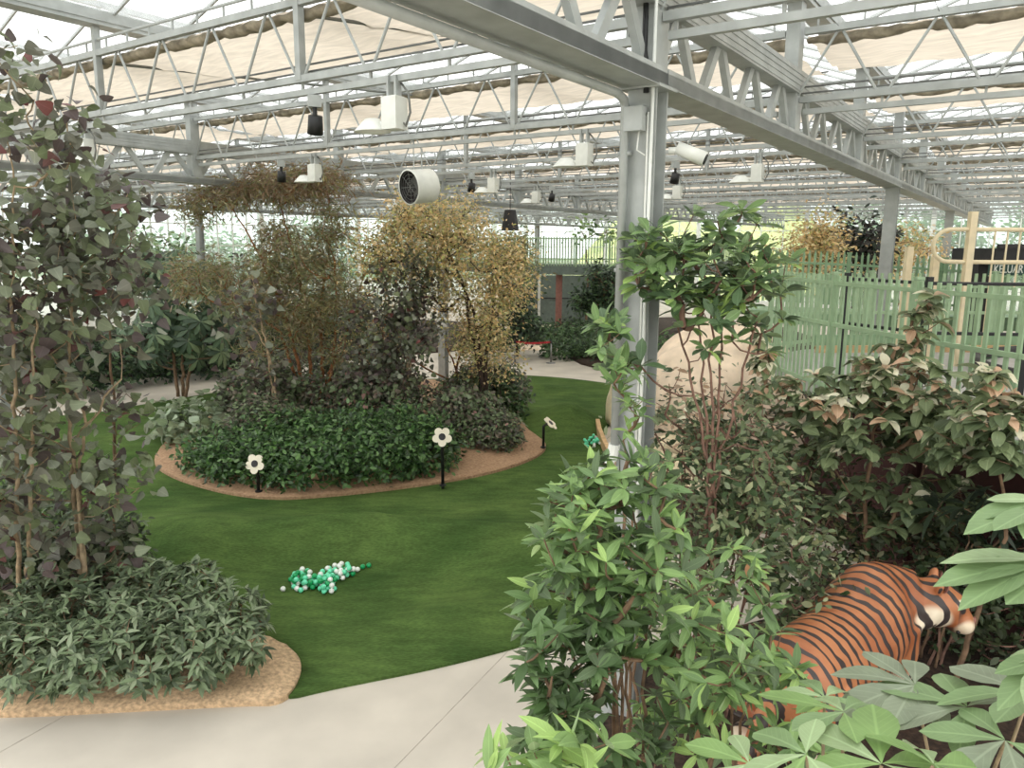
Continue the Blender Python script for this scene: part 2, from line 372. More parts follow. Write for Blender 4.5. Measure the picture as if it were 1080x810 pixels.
# concrete floor with expansion joints
b = MB(); b.box((8, 30, -.1), (130, 130, .2)); fl = tag(b.build('floor', M['concrete']), kind='structure')
b = MB()
b.beam((-5.6, 3.0, .0), (-4.0, 6.2, .0), .01, .004); b.beam((-1.6, 4.2, .0), (.0, 7.4, .0), .006, .004)
tag(b.build('floor_joint', mat('joint_grey', (168, 160, 148), .9)), kind='structure')
G = lambda *l: [onz(*p)[:2] for p in l]
lawn_poly = smooth(G((296, 741), (345, 729), (400, 718), (450, 708), (500, 696), (560, 680))+[(1.35, 8.2), (1.75, 9.6), (1.9, 11.5)]+G((655, 512), (648, 490), (636, 468), (640, 448), (672, 432), (690, 420), (660, 408), (620, 402), (580, 398), (540, 396), (480, 400), (400, 402), (320, 404), (250, 411), (160, 426), (75, 441))+[(-15.5, 17), (-14, 13), (-10, 10.5), (-7.4, 9.6)]+G((130, 585), (150, 606), (160, 632), (205, 645), (255, 668), (297, 682), (318, 699), (312, 720)), 2)
def lawn_lift(x, y):
    e = edge_d(lawn_poly, x, y); return max(-.012, gz(x, y)*min(1, e/.9))
def lawn_z(x, y):
    return .03+lawn_lift(x, y)
region('lawn', lawn_poly, lawn_z, M['lawn'], .22)
isl = smooth(G((160, 492), (178, 505), (212, 517), (250, 526), (290, 530), (330, 528), (400, 521), (460, 513), (510, 504), (545, 494), (570, 483), (578, 473), (568, 464), (552, 455), (545, 440), (548, 425), (540, 410), (500, 404), (420, 402), (330, 405), (262, 412), (240, 424), (222, 442), (196, 460), (170, 476)), 2)
region('island_bed', isl, lambda x, y: .08+gz(x, y)*.6+.12*min(1, edge_d(isl, x, y)/1.0), M['soil'], .16, .1, .012)
lbed = smooth(G((297, 745), (314, 726), (320, 702), (302, 683), (258, 669), (208, 647), (164, 636), (154, 608), (134, 586))+[(-7.2, 9.5), (-9.8, 10.3), (-13, 12.6), (-14, 7.5), (-9, 5.9), (-6, 6.1)]+G((30, 757), (100, 753), (200, 748), (260, 745)), 2)
region('planting_bed', lbed, lambda x, y: .06+.16*min(1, edge_d(lbed, x, y)/.9), M['sand'], .2, .1, .012)
rbed = smooth([(.25, 1.2), (.2, 3.2), (.45, 5.0), (1.0, 6.6), (2.0, 7.6), (3.3, 8.2), (3.9, 9.3), (4.5, 9.6), (9, 9.2), (9, 1.2)], 1)
region('planting_bed', rbed, lambda x, y: .05+.12*min(1, edge_d(rbed, x, y)/.7), M['darksoil'], .3, .1, .02)
mbed = smooth([(2.1, 9.7), (3.2, 10.3), (4.4, 11.4), (9.5, 13.5), (9.5, 21), (6.5, 22.5), (3.6, 20.5), (2.6, 17.2), (2.2, 14.8), (1.95, 12.2)], 1)
region('planting_bed', mbed, lambda x, y: .05+.1*min(1, edge_d(mbed, x, y)/.7), M['darksoil'], .4, .1, .02)
fbed = smooth([(-2.0, 30.2), (-.2, 31.2), (.2, 33), (-.6, 37), (-2.5, 42), (-12, 42), (-30, 30), (-30, 20), (-17.5, 19.6), (-13, 22.2), (-9.3, 25.3), (-5, 28)], 1)
region('planting_bed', fbed, lambda x, y: .05+.1*min(1, edge_d(fbed, x, y)/.7), M['darksoil'], .7, .1, .03)
gbed = smooth([(2.0, 29), (2.6, 26), (4.4, 24.5), (8, 24.3), (14, 26), (14, 44), (3, 44), (2.2, 38), (1.7, 33)], 1)
region('planting_bed', gbed, lambda x, y: .05+.1*min(1, edge_d(gbed, x, y)/.7), M['darksoil'], .7, .1, .03)
# reddish path beyond the rope barrier
b = MB(); b.add([(-1.0, 30.4, .012), (2.2, 30.2, .012), (1.7, 34, .012), (2.2, 40, .012), (-.6, 40, .012), (.1, 34, .012)], [(0, 1, 2, 5), (5, 2, 3, 4)])
tag(b.build('path', M['rock']), kind='structure')
# tan kerb at the lawn's right edge
kp = [onz(*p) for p in ((630, 452), (632, 462), (637, 475), (643, 488), (649, 502), (654, 518))]
b = MB()
for a, c in zip(kp[:-1], kp[1:]): b.beam(a+np.array([0, 0, .1]), c+np.array([0, 0, .1]), .09, .26)
tag(b.build('lawn_kerb', M['tan']), kind='structure')
# ---- greenhouse shell
ZG = H+2.86; ZR = ZG+.78; S0, S1 = -2.2, 12.0
b = MB(); r = MB(); 
for w in range(-12, 36, 4):
    for w0, w1, z0, z1 in ((w, w+2, ZG+.06, ZR), (w+2, w+4, ZR, ZG+.06)):
        b.add([W(S0, w0, z0), W(S1, w0, z0), W(S1, w1, z1), W(S0, w1, z1)], [(0, 1, 2, 3)])
        for k in range(int((S1-S0)*4)+1):
            s = S0+k/4; r.beam(W(s, w0, z0+.01), W(s, w1, z1+.01), .03, .05)
    r.beam(W(S0, w+2, ZR+.03), W(S1, w+2, ZR+.03), .08, .09)
tag(b.build('roof_glazing', M['roofglass']), kind='structure'); tag(r.build('roof_trim', M['steel']), kind='structure')
for w in range(-12, 37, 4):
    b = MB(); b.beam(W(S0, w, ZG), W(S1, w, ZG), .26, .12); b.beam(W(S0, w-.13, ZG+.06), W(S1, w-.13, ZG+.06), .03, .14); b.beam(W(S0, w+.13, ZG+.06), W(S1, w+.13, ZG+.06), .03, .14)
    tag(b.build('roof_gutter', M['steel']), kind='structure')
def glasswall(name, p, q, top, step):
    p = np.array(p); q = np.array(q); L = np.linalg.norm(q-p); d = (q-p)/L
    b = MB(); z = np.array([0, 0, 1.])
    for k in range(int(L/step)+1): b.beam(p+d*k*step, p+d*k*step+z*top, .07, .07, d)
    for k in range(0, int(L/step)+1, max(1, int(8/step))): b.beam(p+d*k*step, p+d*k*step+z*top, .26, .26, d)
    for h in (.4, 1.6, 2.8, 4.0, 5.2, 6.4): b.beam(p+z*h, q+z*h, .05, .06)
    b.beam(p+z*.2, q+z*.2, .2, .4)
    tag(b.build(name, M['white']), kind='structure')
    b = MB(); o = np.array([-d[1], d[0], 0])*.02
    b.add([p+o, q+o, q+o+z*top, p+o+z*top], [(0, 1, 2, 3)])
    tag(b.build(name+'_glass', M['wallglass']), kind='structure')
glasswall('wall_far', W(12.08, -12), W(12.08, 36.3), ZG, 1.5)
glasswall('wall_left', W(12.08, 36.3), W(-2, 36.3), ZG, 1.0)
# gable triangles of the far wall
b = MB()
for w in range(-12, 36, 4): b.add([W(12, w, ZG), W(12, w+4, ZG), W(12, w+2, ZR)], [(0, 1, 2)])
tag(b.build('wall_far_gable', M['wallglass']), kind='structure')
# ---- columns
side = {-12: 'outer right', 0: 'near', 12: 'second', 24: 'third', 36: 'left wall'}
def column(s, w, lab):
    p = W(s, w); zt = H+1.2
    t = thing('steel_column', p, lab, 'column', 'steel columns of the greenhouse', math.atan2(U[1], U[0]))
    b = MB(); b.box((0, 0, zt/2), (.2, .016, zt)); b.box((.1, 0, zt/2), (.016, .24, zt)); b.box((-.1, 0, zt/2), (.016, .24, zt)); b.box((0, .06, zt/2), (.19, .1, zt))
    b.build('shaft', M['steel'], t)
    b = MB(); b.box((0, 0, .012), (.42, .42, .024)); b.box((0, 0, zt-.012), (.34, .34, .024)); b.build('end_plate', M['steel'], t)
    return t
for w in (0, 12, 24):
    for i, s in enumerate((0, 3, 6, 9)):
        if w == 24 and s == 0: continue
        if w == 0 and s == 0: lab = 'tall grey steel column standing among the foreground shrubs with pipes on its sides'
        elif w == 0: lab = f'grey steel column under the near girder, {ORD[i]} along it counting from the foreground'
        elif w == 12 and s == 3: lab = 'grey steel column rising through the planted island behind the maple'
        else: lab = f'grey steel column on the {side[w]} girder line, {ORD[i-(w == 24)]} going back'
        t = column(s, w, lab)
        if w == 0 and s == 0: maincol = t
b = MB(); b.box((0, 0, H-.1), (.24, .29, .05)); b.build('joint_plate', M['steel_dark'], maincol)
vx = lambda s, w, z=0.: (s, w, z)     # main column is rotated so that local x runs along the girder, local y across it
b = MB(); b.tube([(-.17, .11, 2.55), (-.17, .11, H+1.04), (-.2, .11, H+1.1), (-.32, .11, H+1.13), (-3.4, .11, H+1.13)], .035, 10)
for z in (3.1, 4.0, 4.9): b.box((-.15, .11, z), (.06, .1, .03))
b.build('drain_pipe', M['steel'], maincol, True)
b = MB(); b.tube([(-.17, .11, 2.56), (-.17, .13, 2.44), (-.2, .2, 2.36)], .05, 10); b.box((-.2, .22, 2.26), (.16, .18, .16)); b.build('drain_elbow', M['white'], maincol)
b = MB(); b.tube([(-.135, -.1, .2), (-.135, -.1, H+2.0)], .014, 6); b.tube([(-.135, -.07, 2.2), (-.135, -.07, H+1.0), (-.16, .0, H+.9)], .01, 6); b.build('conduit', M['white'], maincol, True)
b = MB(); b.tube([(-.14, -.045, H+1.14), (-.15, -.055, H+1.3), (-.14, -.02, H+1.45), (-.14, -.02, H+2.1)], .022, 8); b.build('cable', M['black'], maincol, True)
b = MB(); b.box((-.17, .02, H+.95), (.1, .15, .18)); b.build('junction_box', M['steel'], maincol)
b = MB(); b.tube([(-.14, .0, H+.88), (-.17, .0, H+.72), (-.15, -.06, H+.68)], .006, 6); b.build('thin_wire', M['white'], maincol)
# ---- girders, one per 12 m span
def girder(s0, w, lab):
    t = thing('lattice_girder', W(s0, w), lab, 'girder', 'lattice girders along the column lines', math.atan2(U[1], U[0]))
    L = 12.; zb = H+1.24; z2 = H+1.91
    b = MB(); b.box((L/2, 0, zb), (L-.02, .32, .1)); b.box((L/2, .15, zb+.02), (L-.02, .02, .13)); b.box((L/2, -.15, zb+.02), (L-.02, .02, .13)); b.build('bottom_chord', M['steel'], t)
    b = MB(); b.box((L/2, 0, z2), (L-.02, .2, .26))
    for dz in (-.09, -.03, .03, .09): b.box((L/2, 0, z2+dz), (L-.02, .215, .03))
    b.build('top_chord', M['steel'], t)
    for i in range(3):
        x = i*4.
        b = MB(); b.box((x, 0, (zb+.06+ZG-.06)/2), (.2, .16, ZG-zb-.13)); b.box((x, 0, zb+.3), (.24, .2, .4)); b.build('post', M['steel'], t)
    near = s0 <= 3
    pr = []
    for sg in (0, 1):
        b = MB(); p = (.06, 0, -.27) if not sg else (.5-.06, 0, .27); q = (.44, 0, .27) if not sg else (.06, 0, -.27)
        p = (.05, 0, -.28); q = (.45, 0, .28)
        if sg: p, q = (.05, 0, .28), (.45, 0, -.28)
        b.beam(p, q, .09, .06, (0, 1, 0)); pr.append(b)
    if near:
        first = [x.build('brace', M['steel'], t) for x in pr]
        for k in range(24):
            o = first[k % 2] if k < 2 else copyobj(first[k % 2], t)
            o.location = (k*.5, 0, (zb+z2)/2-.04)
    else:
        b = MB()
        for k in range(24):
            x0 = k*.5; p, q = ((x0+.05, 0, zb+.06), (x0+.45, 0, z2-.13))
            if k % 2: p, q = (p[0], 0, q[2]), (q[0], 0, p[2])
            b.beam(p, q, .09, .06, (0, 1, 0))
        b.build('lattice_brace', M['steel'], t)
    return t
for w in (0, 12, 24):
    for i, s in enumerate((-3, 0, 3, 6, 9)):
        if (w, s) in ((12, -3), (24, -3)): continue
        if w == 0:
            lab = ['heavy galvanised girder coming overhead from the viewer to the foreground column', 'long galvanised lattice girder running back from the foreground column to the next column',
                   'near lattice girder span between its second and third columns', 'near lattice girder span between its third and fourth columns', 'near lattice girder span ending at the far glass wall'][i]
        else: lab = f'galvanised lattice girder of the {side[w]} column line, {ORD[i-1]} span going back'
        girder(s, w, lab)
# ---- roof trusses across, one per 12 m span
span = {-12: 'right of the near girder', 0: 'between the near and second girders', 12: 'between the second and third girders', 24: 'beyond the third girder'}
def truss(s, w, lab):
    t = thing('roof_truss', W(s, w), lab, 'roof truss', 'lattice roof trusses across the house', math.atan2(V[1], V[0]))
    L = 12.; zb = H+1.70; z2 = H+2.46
    b = MB(); b.box((L/2, 0, z2), (L-.22, .075, .075)); b.tube([(.1, .0, z2+.17), (L-.1, 0, z2+.17)], .02, 6)
    for k in range(24): b.box((k*.5+.25, 0, z2+.11), (.02, .02, .12))
    b.build('top_chord', M['steel'], t)
    b = MB(); b.box((L/2, 0, zb), (L-.22, .07, .07)); b.build('bottom_chord', M['steel'], t)
    b = MB(); b.box((L/2, -.02, zb-.135), (L-.3, .06, .062))
    for k in range(13): b.box((min(max(k, .2), 11.8), -.02, zb-.075), (.025, .025, .1))
    b.build('hanging_rail', M['steel'], t)
    for dz in (.085, .155):
        b = MB(); b.tube([(.1, -.07, zb+dz), (L-.1, -.07, zb+dz)], .011, 5); b.build('wire', M['wire'], t)
    for x in (4., 8.):
        b = MB(); b.box((x, 0, (zb-.02+ZG-.06)/2), (.075, .085, ZG-zb-.05)); b.build('post', M['steel'], t)
    rods = []
    for sg in (0, 1):
        b = MB(); p, q = (.07, 0, zb+.04), (.47, 0, z2-.045)
        if sg: p, q = (.53, 0, z2-.045), (.93, 0, zb+.04)
        b.tube([p, q], .016, 6); rods.append(b)
    if s <= 2 and w in (-12, 0):
        f = [x.build('brace', M['steel'], t) for x in rods]
        for k in range(12):
            for g in (0, 1):
                o = f[g] if k == 0 else copyobj(f[g], t); o.location = (k, 0, 0)
    else:
        b = MB()
        for k in range(12):
            b.tube([(k+.07, 0, zb+.04), (k+.47, 0, z2-.045)], .016, 4); b.tube([(k+.53, 0, z2-.045), (k+.93, 0, zb+.04)], .016, 4)
        b.build('lattice_brace', M['steel'], t)
    return t
for s in range(0, 12):
    for w in (-12, 0, 12, 24):
        if (s, w) == (0, 24): continue
        truss(s, w, f'galvanised roof truss {span[w]}, {ORD[s]} row back from the front')
# ---- shade cloths, drawn part way across each bay under the roof
def shade(s, w, lab, rng):
    t = thing('shade_cloth', W(s, w, H+2.4), lab, 'shade cloth', 'shade cloths drawn under the roof', math.atan2(V[1], V[0]))
    nx, ny = 96, 9; t1 = 2.05+rng.uniform(-.15, .15); vs_ = []; fs = []
    for i in range(nx+1):
        x = .12+11.76*i/nx; sc = abs(math.sin(PI*x)); e = t1+.16*(1-sc)
        for j in range(ny+1):
            a = j/ny; vs_.append((x, -(.08+(e-.08)*a), .02-.07*math.sin(PI*a)+.025*math.sin(a*34)-.04*a*sc+.012*math.sin(x*9+a*5)))
    fs = [(i*(ny+1)+j, i*(ny+1)+j+1, (i+1)*(ny+1)+j+1, (i+1)*(ny+1)+j) for i in range(nx) for j in range(ny)]
    b = MB(); b.add(vs_, fs); c = b.build('cloth_sheet', M['cloth'], t, True)
    b = MB(); vs_ = []; n = 10
    for i in range(nx+1):
        x = .12+11.76*i/nx; d = .045+.04*abs(math.sin(PI*x*.9+s))+.012*math.sin(x*11)
        for j in range(n):
            g = 2*PI*j/n; vs_.append((x, -.14+.09*math.cos(g)*(1+.2*math.sin(x*17)), -.0-d*.3+d*math.sin(g)*.75+.012*math.sin(x*23+j)))
    b.add(vs_, [(i*n+j, i*n+(j+1) % n, (i+1)*n+(j+1) % n, (i+1)*n+j) for i in range(nx) for j in range(n)])
    b.build('gathered_fold', M['bunch'], t, True)
    b = MB()
    b.tube([(.1, -t1-.05, .03), (11.9, -t1-.05, .03)], .012, 5)
    for k in range(12): b.tube([(k+.5, -.1, .05), (k+.5, -3.9, .05)], .004, 3)
    b.build('support_wire', M['wire'], t)
for s in range(0, 11):
    for w in (-12, 0, 12, 24):
        shade(s, w, f'beige shade cloth {span[w]}, {ORD[s]} bay from the front', RB)
# a folded part of the first bay in front of the foreground truss is open; oblique wind braces
def rod(name, a, c, r, lab, cat='brace rod'):
    b = MB(); a = np.array(a); c = np.array(c); b.tube([(0, 0, 0), c-a], r, 6); o = b.build(name, M['steel_dark']); o.location = a; return tag(o, lab, cat, 'wind braces under the roof')
rod('wind_brace', W(0, 4.05, H+2.36), W(1, 2.0, H+2.36), .02, 'thin dark brace rod slanting through the first beige cloth near the foreground girder')
rod('wind_brace', W(0, 8.05, H+2.36), W(1, 6.0, H+2.36), .02, 'thin dark brace rod slanting under the first beige cloth, farther left')
# ---- lamps hung from the rails
def lamp(s, px, lab, drop=.12):
    z = H+1.52; w = on_truss(s, px, z-.2); p = W(s, w, z)
    t = thing('grow_lamp', p, lab, 'lamp', 'white grow lamps under the roof', math.atan2(V[1], V[0]))
    b = MB(); b.box((0, 0, -drop-.16), (.19, .17, .3)); b.box((0, 0, -drop-.01), (.15, .13, .02)); bx_ = b.build('ballast_box', M['white'], t)
    b = MB(); b.box((.05, .0, -drop/2+.03), (.025, .08, drop+.08)); b.box((-.05, .0, -drop/2+.03), (.025, .08, drop+.08)); b.build('bracket', M['steel'], t)
    b = MB(); Mx = Matrix.Translation((.3, 0, -drop-.27)) @ Matrix.Diagonal((1, .8, 1, 1))
    b.lathe([(.02, .09), (.08, .085), (.13, .04), (.2, -.03), (.205, -.04), (.19, -.035), (.12, .02), (.02, .05)], 20, Mx); b.box((.12, 0, -drop-.25), (.1, .07, .05)); b.build('reflector', M['white'], t, True)
    b = MB(); b.tube([(-.07, -.03, 0), (-.16, -.03, -.1), (-.18, -.03, -.28), (-.12, -.03, -.4), (-.05, -.03, -.32)], .012, 6); b.build('cable', M['steel_dark'], bx_, True)
for s, px, lab in ((0, 415, 'large white grow lamp with box and reflector hung from the foremost truss rail'), (0, 91, 'white grow lamp at the end of the foremost rail by the red-leaved tree'),
                   (1, 332, 'white grow lamp above the feathery tree on the second truss'), (1, 617, 'white grow lamp on the second truss left of the foreground column'),
                   (2, 135, 'small white grow lamp on the third truss above the redbud'), (2, 520, 'white grow lamp on the third truss right of the round fan'), (2, 800, 'white grow lamp on the third truss right of the foreground column'),
                   (3, 566, 'small white grow lamp on the fourth truss near the hanging lantern'), (3, 715, 'small white grow lamp on the fourth truss just right of the foreground column'), (3, 420, 'small white grow lamp on the fourth truss behind the round fan')):
    lamp(s, px, lab)
def spot(s, px, lab):
    z = H+1.52; w = on_truss(s, px, z-.2); p = W(s, w, z)
    t = thing('spotlight', p, lab, 'spotlight', 'black spotlights under the roof', .4)
    b = MB(); b.box((0, 0, -.06), (.13, .1, .12)); b.build('mount_box', M['steel'], t)
    b = MB(); b.tube([(0, 0, -.1), (0, 0, -.22)], .025, 8); b.build('arm', M['black'], t)
    b = MB(); b.lathe([(.02, .1), (.075, .095), (.085, -.09), (.07, -.09), (.065, -.03), (.01, -.03)], 16, Matrix.Translation((0, 0, -.3)) @ Matrix.Rotation(.35, 4, 'X')); b.build('head', M['black'], t, True)
for s, px, lab in ((0, 333, 'black spotlight hanging from the foremost truss rail left of the grow lamp'), (0, 66, 'black spotlight at the far left on the foremost rail'), (1, 297, 'small black spotlight above the feathery tree'),
                   (2, 146, 'tiny black spotlight above the redbud crown'), (2, 497, 'small black spotlight right of the round fan'), (3, 582, 'small black spotlight in the rows left of the foreground column'), (2, 712, 'small black spotlight just right of the foreground column')):
    spot(s, px, lab)
# circulation fan
w = on_truss(1, 443, H+1.0); p = W(1, w, H+1.52)
t = thing('circulation_fan', p, 'white round drum fan hanging above the orange maple', 'fan')
Mx = Matrix.Translation((0, 0, -.62)) @ Matrix.Rotation(2.35, 4, 'Z') @ Matrix.Rotation(PI/2, 4, 'X') @ Matrix.Rotation(0, 4, 'Z')
Mx = Matrix.Translation((0, 0, -.60)) @ Vector((-.72, -.66, -.12)).to_track_quat('Z', 'Y').to_matrix().to_4x4()
b = MB(); b.lathe([(.27, -.2), (.275, .2), (.285, .21), (.285, .23), (.262, .23)], 32, Mx); dr_ = b.build('drum', M['white'], t, True)
b = MB(); b.lathe([(.262, .228), (.255, -.2)], 32, Mx); b.build('dark_inside', M['dark'], dr_, True)  # inside of the white drum, a separate surface coloured dark
b = MB(); b.lathe([(.05, -.05), (.05, .06), (.0, .07)], 16, Mx)
for k in range(5):
    R_ = Mx @ Matrix.Rotation(k*2*PI/5, 4, 'Z') @ Matrix.Translation((.14, 0, 0)) @ Matrix.Rotation(.5, 4, 'X')
    b.box(R_.translation, (.2, .11, .008), np.array(R_.to_3x3()))
b.build('blade', M['steel_dark'], t)
b = MB()
for rr in (.08, .14, .2, .25): b.tube([Mx @ Vector((rr*math.cos(a), rr*math.sin(a), .2)) for a in np.linspace(0, 2*PI, 25)], .004, 4)
for k in range(4): b.tube([Mx @ Vector((.26*math.cos(k*PI/4), .26*math.sin(k*PI/4), .2)), Mx @ Vector((-.26*math.cos(k*PI/4), -.26*math.sin(k*PI/4), .2))], .005, 4)
b.build('guard', M['wire'], t)
b = MB(); b.tube([(0.03, 0, 0), (.03, 0, -.34)], .014, 6); b.tube([(-.1, 0, 0), (-.1, .0, -.36)], .01, 6); b.build('hanger', M['steel'], t)
# lantern
p = aty(538, 232, 24.); t = thing('pendant_lantern', (p[0], p[1], p[2]), 'small dark cone lantern hanging right of the orange maple', 'lantern')
b = MB(); b.lathe([(.15, .28), (.17, .3), (.1, .3)], 14); b.lathe([(.28, -.32), (.17, .3), (.02, .31), (.02, .2), (.25, -.3)], 14); b.build('shade', M['dark'], t)
b = MB(); b.tube([(0, 0, .3), (0, 0, H+2.46-p[2])], .012, 6); b.build('rod', M['dark'], t)
# camera on the main column
p = W(0, -.19, H+.72); t = thing('security_camera', p, 'white bullet camera fixed to the foreground column just under the girder', 'camera')
b = MB(); b.tube([(0, 0, 0), (.06, -.02, 0), (.1, -.03, -.02)], .028, 10); b.build('bracket', M['white'], t, True)
b = MB(); b.tube([(.06, -.03, .02), (.26, -.1, -.07)], [.05, .055], 14); hs_ = b.build('housing', M['white'], t, True); b = MB(); b.tube([(.255, -.098, -.068), (.27, -.103, -.074)], .04, 12); b.build('lens', M['black'], hs_)
# ---- outside
b = MB(); b.box((10, 40, -.45), (400, 400, .3)); tag(b.build('ground_outside', mat('outside_grass', (110, 140, 84), .95, 0, .2, .6)), kind='structure')
gx = []; n = 40
c0 = W(12, 20)
def hill(name, a, c, depth, hgt, m):
    vs_ = []; a = np.array(a); c = np.array(c); d = c-a; o = unit(np.array([-d[1], d[0], 0])); o = o if o[1] > 0 else -o
    for i in range(41):
        for j in range(13):
            u_, v_ = i/40, j/12; p = a+d*u_+o*depth*v_
            z = hgt*math.sin(PI*min(1, v_*.75+.02))*(.75+.25*math.sin(u_*9))*min(1, 6*u_, 6*(1-u_))+RB.normal(0, .12)
            vs_.append((p[0], p[1], z-.4))
    b = MB(); b.add(vs_, [(i*13+j, (i+1)*13+j, (i+1)*13+j+1, i*13+j+1) for i in range(40) for j in range(12)]); return tag(b.build(name, m, None, True), kind='structure')
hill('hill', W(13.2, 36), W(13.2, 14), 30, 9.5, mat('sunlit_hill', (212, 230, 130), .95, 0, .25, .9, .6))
# ================================================================== PLANTS
def LM(**k): return k
L_ = {}
def lf(name, rgb, **k):
    if name not in L_: L_[name] = leafmat(name, rgb, **k)
    return L_[name]
T_ell = [tpl(5, P_ell, .25, -.12, .42), tpl(5, P_ell, .35, -.3, .38), tpl(5, P_ell, .15, .08, .42)]
T_ell3 = [tpl(3, P_ell, .3, -.15, .5), tpl(3, P_ell, .2, -.35, .45), tpl(3, P_ell, .25, .1, .5)]
P_wide = lambda t: math.sin(PI*t**.95)**.85
T_lan = [tpl(6, P_wide, .3, -.2, .33), tpl(6, P_wide, .3, -.42, .32), tpl(6, P_wide, .25, .06, .3)]
T_lan3 = [tpl(3, P_lan, .3, -.2, .34), tpl(3, P_lan, .3, -.4, .3)]
T_obo = [tpl(6, P_obo, .28, -.18, .40), tpl(6, P_obo, .3, -.38, .38), tpl(6, P_obo, .2, .05, .4)]
T_hrt = [tpl(7, P_hrt, .18, -.25, .92, .012), tpl(7, P_hrt, .3, -.45, .85, .015), tpl(7, P_hrt, -.15, -.12, .95, .01)]
T_drp = [tpl(6, P_ell, .3, -.4, .68, .015), tpl(6, P_ell, .2, -.25, .72, .02), tpl(6, P_ell, .4, -.55, .62, .01)]
T_lfl = [tpl(7, P_obo, .18, -.22, .42, .006), tpl(7, P_obo, .25, -.34, .4, .006), tpl(7, P_obo, .12, -.08, .44, .008)]
T_ndl = [tpl(2, P_ell, .1, -.3, .16), tpl(2, P_ell, .1, -.1, .14)]
def plant(name, base, lab, cat, group=None):
    return thing(name, base, lab, cat, group)
def wood(parent, trunks, targets, rng, m, off, **k):
    b = MB(); d = skeleton(b, trunks, targets, rng, off=off, **k); b.build('trunk', m, parent, True); return d
def path(base, *pts): return [base]+[np.array(p, float) for p in pts]
# ---------------- foreground shrub with bright whorled leaves
rng = np.random.default_rng(11)
G1 = [lf('fresh_green_leaf', (122, 150, 92), rib=.3), lf('mid_green_leaf', (98, 124, 78), rib=.3), lf('dull_green_leaf', (84, 102, 70), rib=.25), lf('young_lime_leaf', (150, 178, 104), rib=.35)]
def whorl_shrub(lab, Y, blobs, base, size, seed, mats, wts, leafn=7, bark=None, stems=5, tp=T_lan, rtip=.004, name='broadleaf_shrub', cat='shrub', spread=1.15, droop=.25, sv=.3, group=None, flat=.45, extra=1, topz=None):
    rng = np.random.default_rng(seed); base = np.array(base, float)
    t = plant(name, base, lab, cat, group)
    tg = np.concatenate([pxell(rng, n, px, py, rx, ry, Y+dy, dep) for n, px, py, rx, ry, dy, dep in blobs])
    tg = tg[tg[:, 2] > base[2]+.12]
    top = tg[:, 2].max(); cen = tg.mean(0)
    tr = []
    for k in range(stems):
        a = k*2*PI/stems+rng.uniform(0, .6); q = tg[rng.integers(len(tg))]; b0 = base+np.array([.1*math.cos(a), .1*math.sin(a), 0])*(stems > 1)
        e = b0*.35+cen*.45+q*.2; e[2] = base[2]+(top-base[2])*rng.uniform(.6, .8)
        m1 = b0*.6+e*.4+rng.normal(0, .05, 3); tr.append(([b0, m1, e], .015, .008))
    d = wood(t, tr, tg, rng, bark or M['bark'], base, rtip=rtip, lift=.35)
    L = whorl(rng, tg, d, leafn, size, spread=spread, droop=droop, sv=sv, flat=flat)
    for _ in range(extra):
        L = cat4(L, whorl(rng, tg-d*size*rng.uniform(.5, 1.3), d, max(2, leafn//2), size*.9, spread=spread+.25, droop=droop+.15, sv=sv, flat=flat))
    leaves('foliage', t, *L, tp, mats, wts, rng, base)
    return t
whorl_shrub('large bright green whorled shrub in the centre foreground before the steel column', 3.7,
    [(54, 645, 560, 85, 66, 0, .45), (30, 690, 640, 90, 70, .1, .5), (24, 610, 640, 60, 60, .1, .4), (18, 660, 500, 60, 20, .1, .25), (22, 740, 680, 70, 50, -.1, .4), (18, 600, 560, 36, 50, 0, .25)],
    (.72, 3.75, .1), .135, 21, G1, (5, 4, 3, .9), 7)
whorl_shrub('mid green shrub with narrow drooping leaves at the edge of the concrete path', 3.4,
    [(44, 600, 705, 52, 70, 0, .3), (30, 640, 765, 70, 50, .1, .4), (16, 575, 765, 30, 36, 0, .25)],
    (.36, 3.3, .1), .12, 22, [G1[1], G1[2], lf('dark_green_leaf', (76, 100, 60))], (3, 3, 3), 8, stems=4)  # last green is a darker leaf tone, mixed in at random
whorl_shrub('low shrub with a few big fresh green leaves at the very bottom of the picture', 2.7,
    [(5, 540, 812, 40, 16, 0, .15), (6, 620, 800, 40, 20, 0, .2)], (.2, 2.65, .1), .17, 23, [G1[0], G1[3]], (3, 2), 6, stems=3, extra=0)
whorl_shrub('green shrub with pointed whorled leaves between the tiger and the foreground shrub', 4.3,
    [(22, 790, 690, 50, 40, 0, .35), (20, 770, 620, 45, 40, .2, .35), (16, 840, 760, 40, 40, -.2, .3), (18, 730, 760, 60, 40, -.3, .3)],
    (1.28, 4.3, .1), .135, 24, G1+[lf('dry_brown_leaf', (156, 112, 78))], (5, 4, 2, 1.6, .35), 7, stems=4)
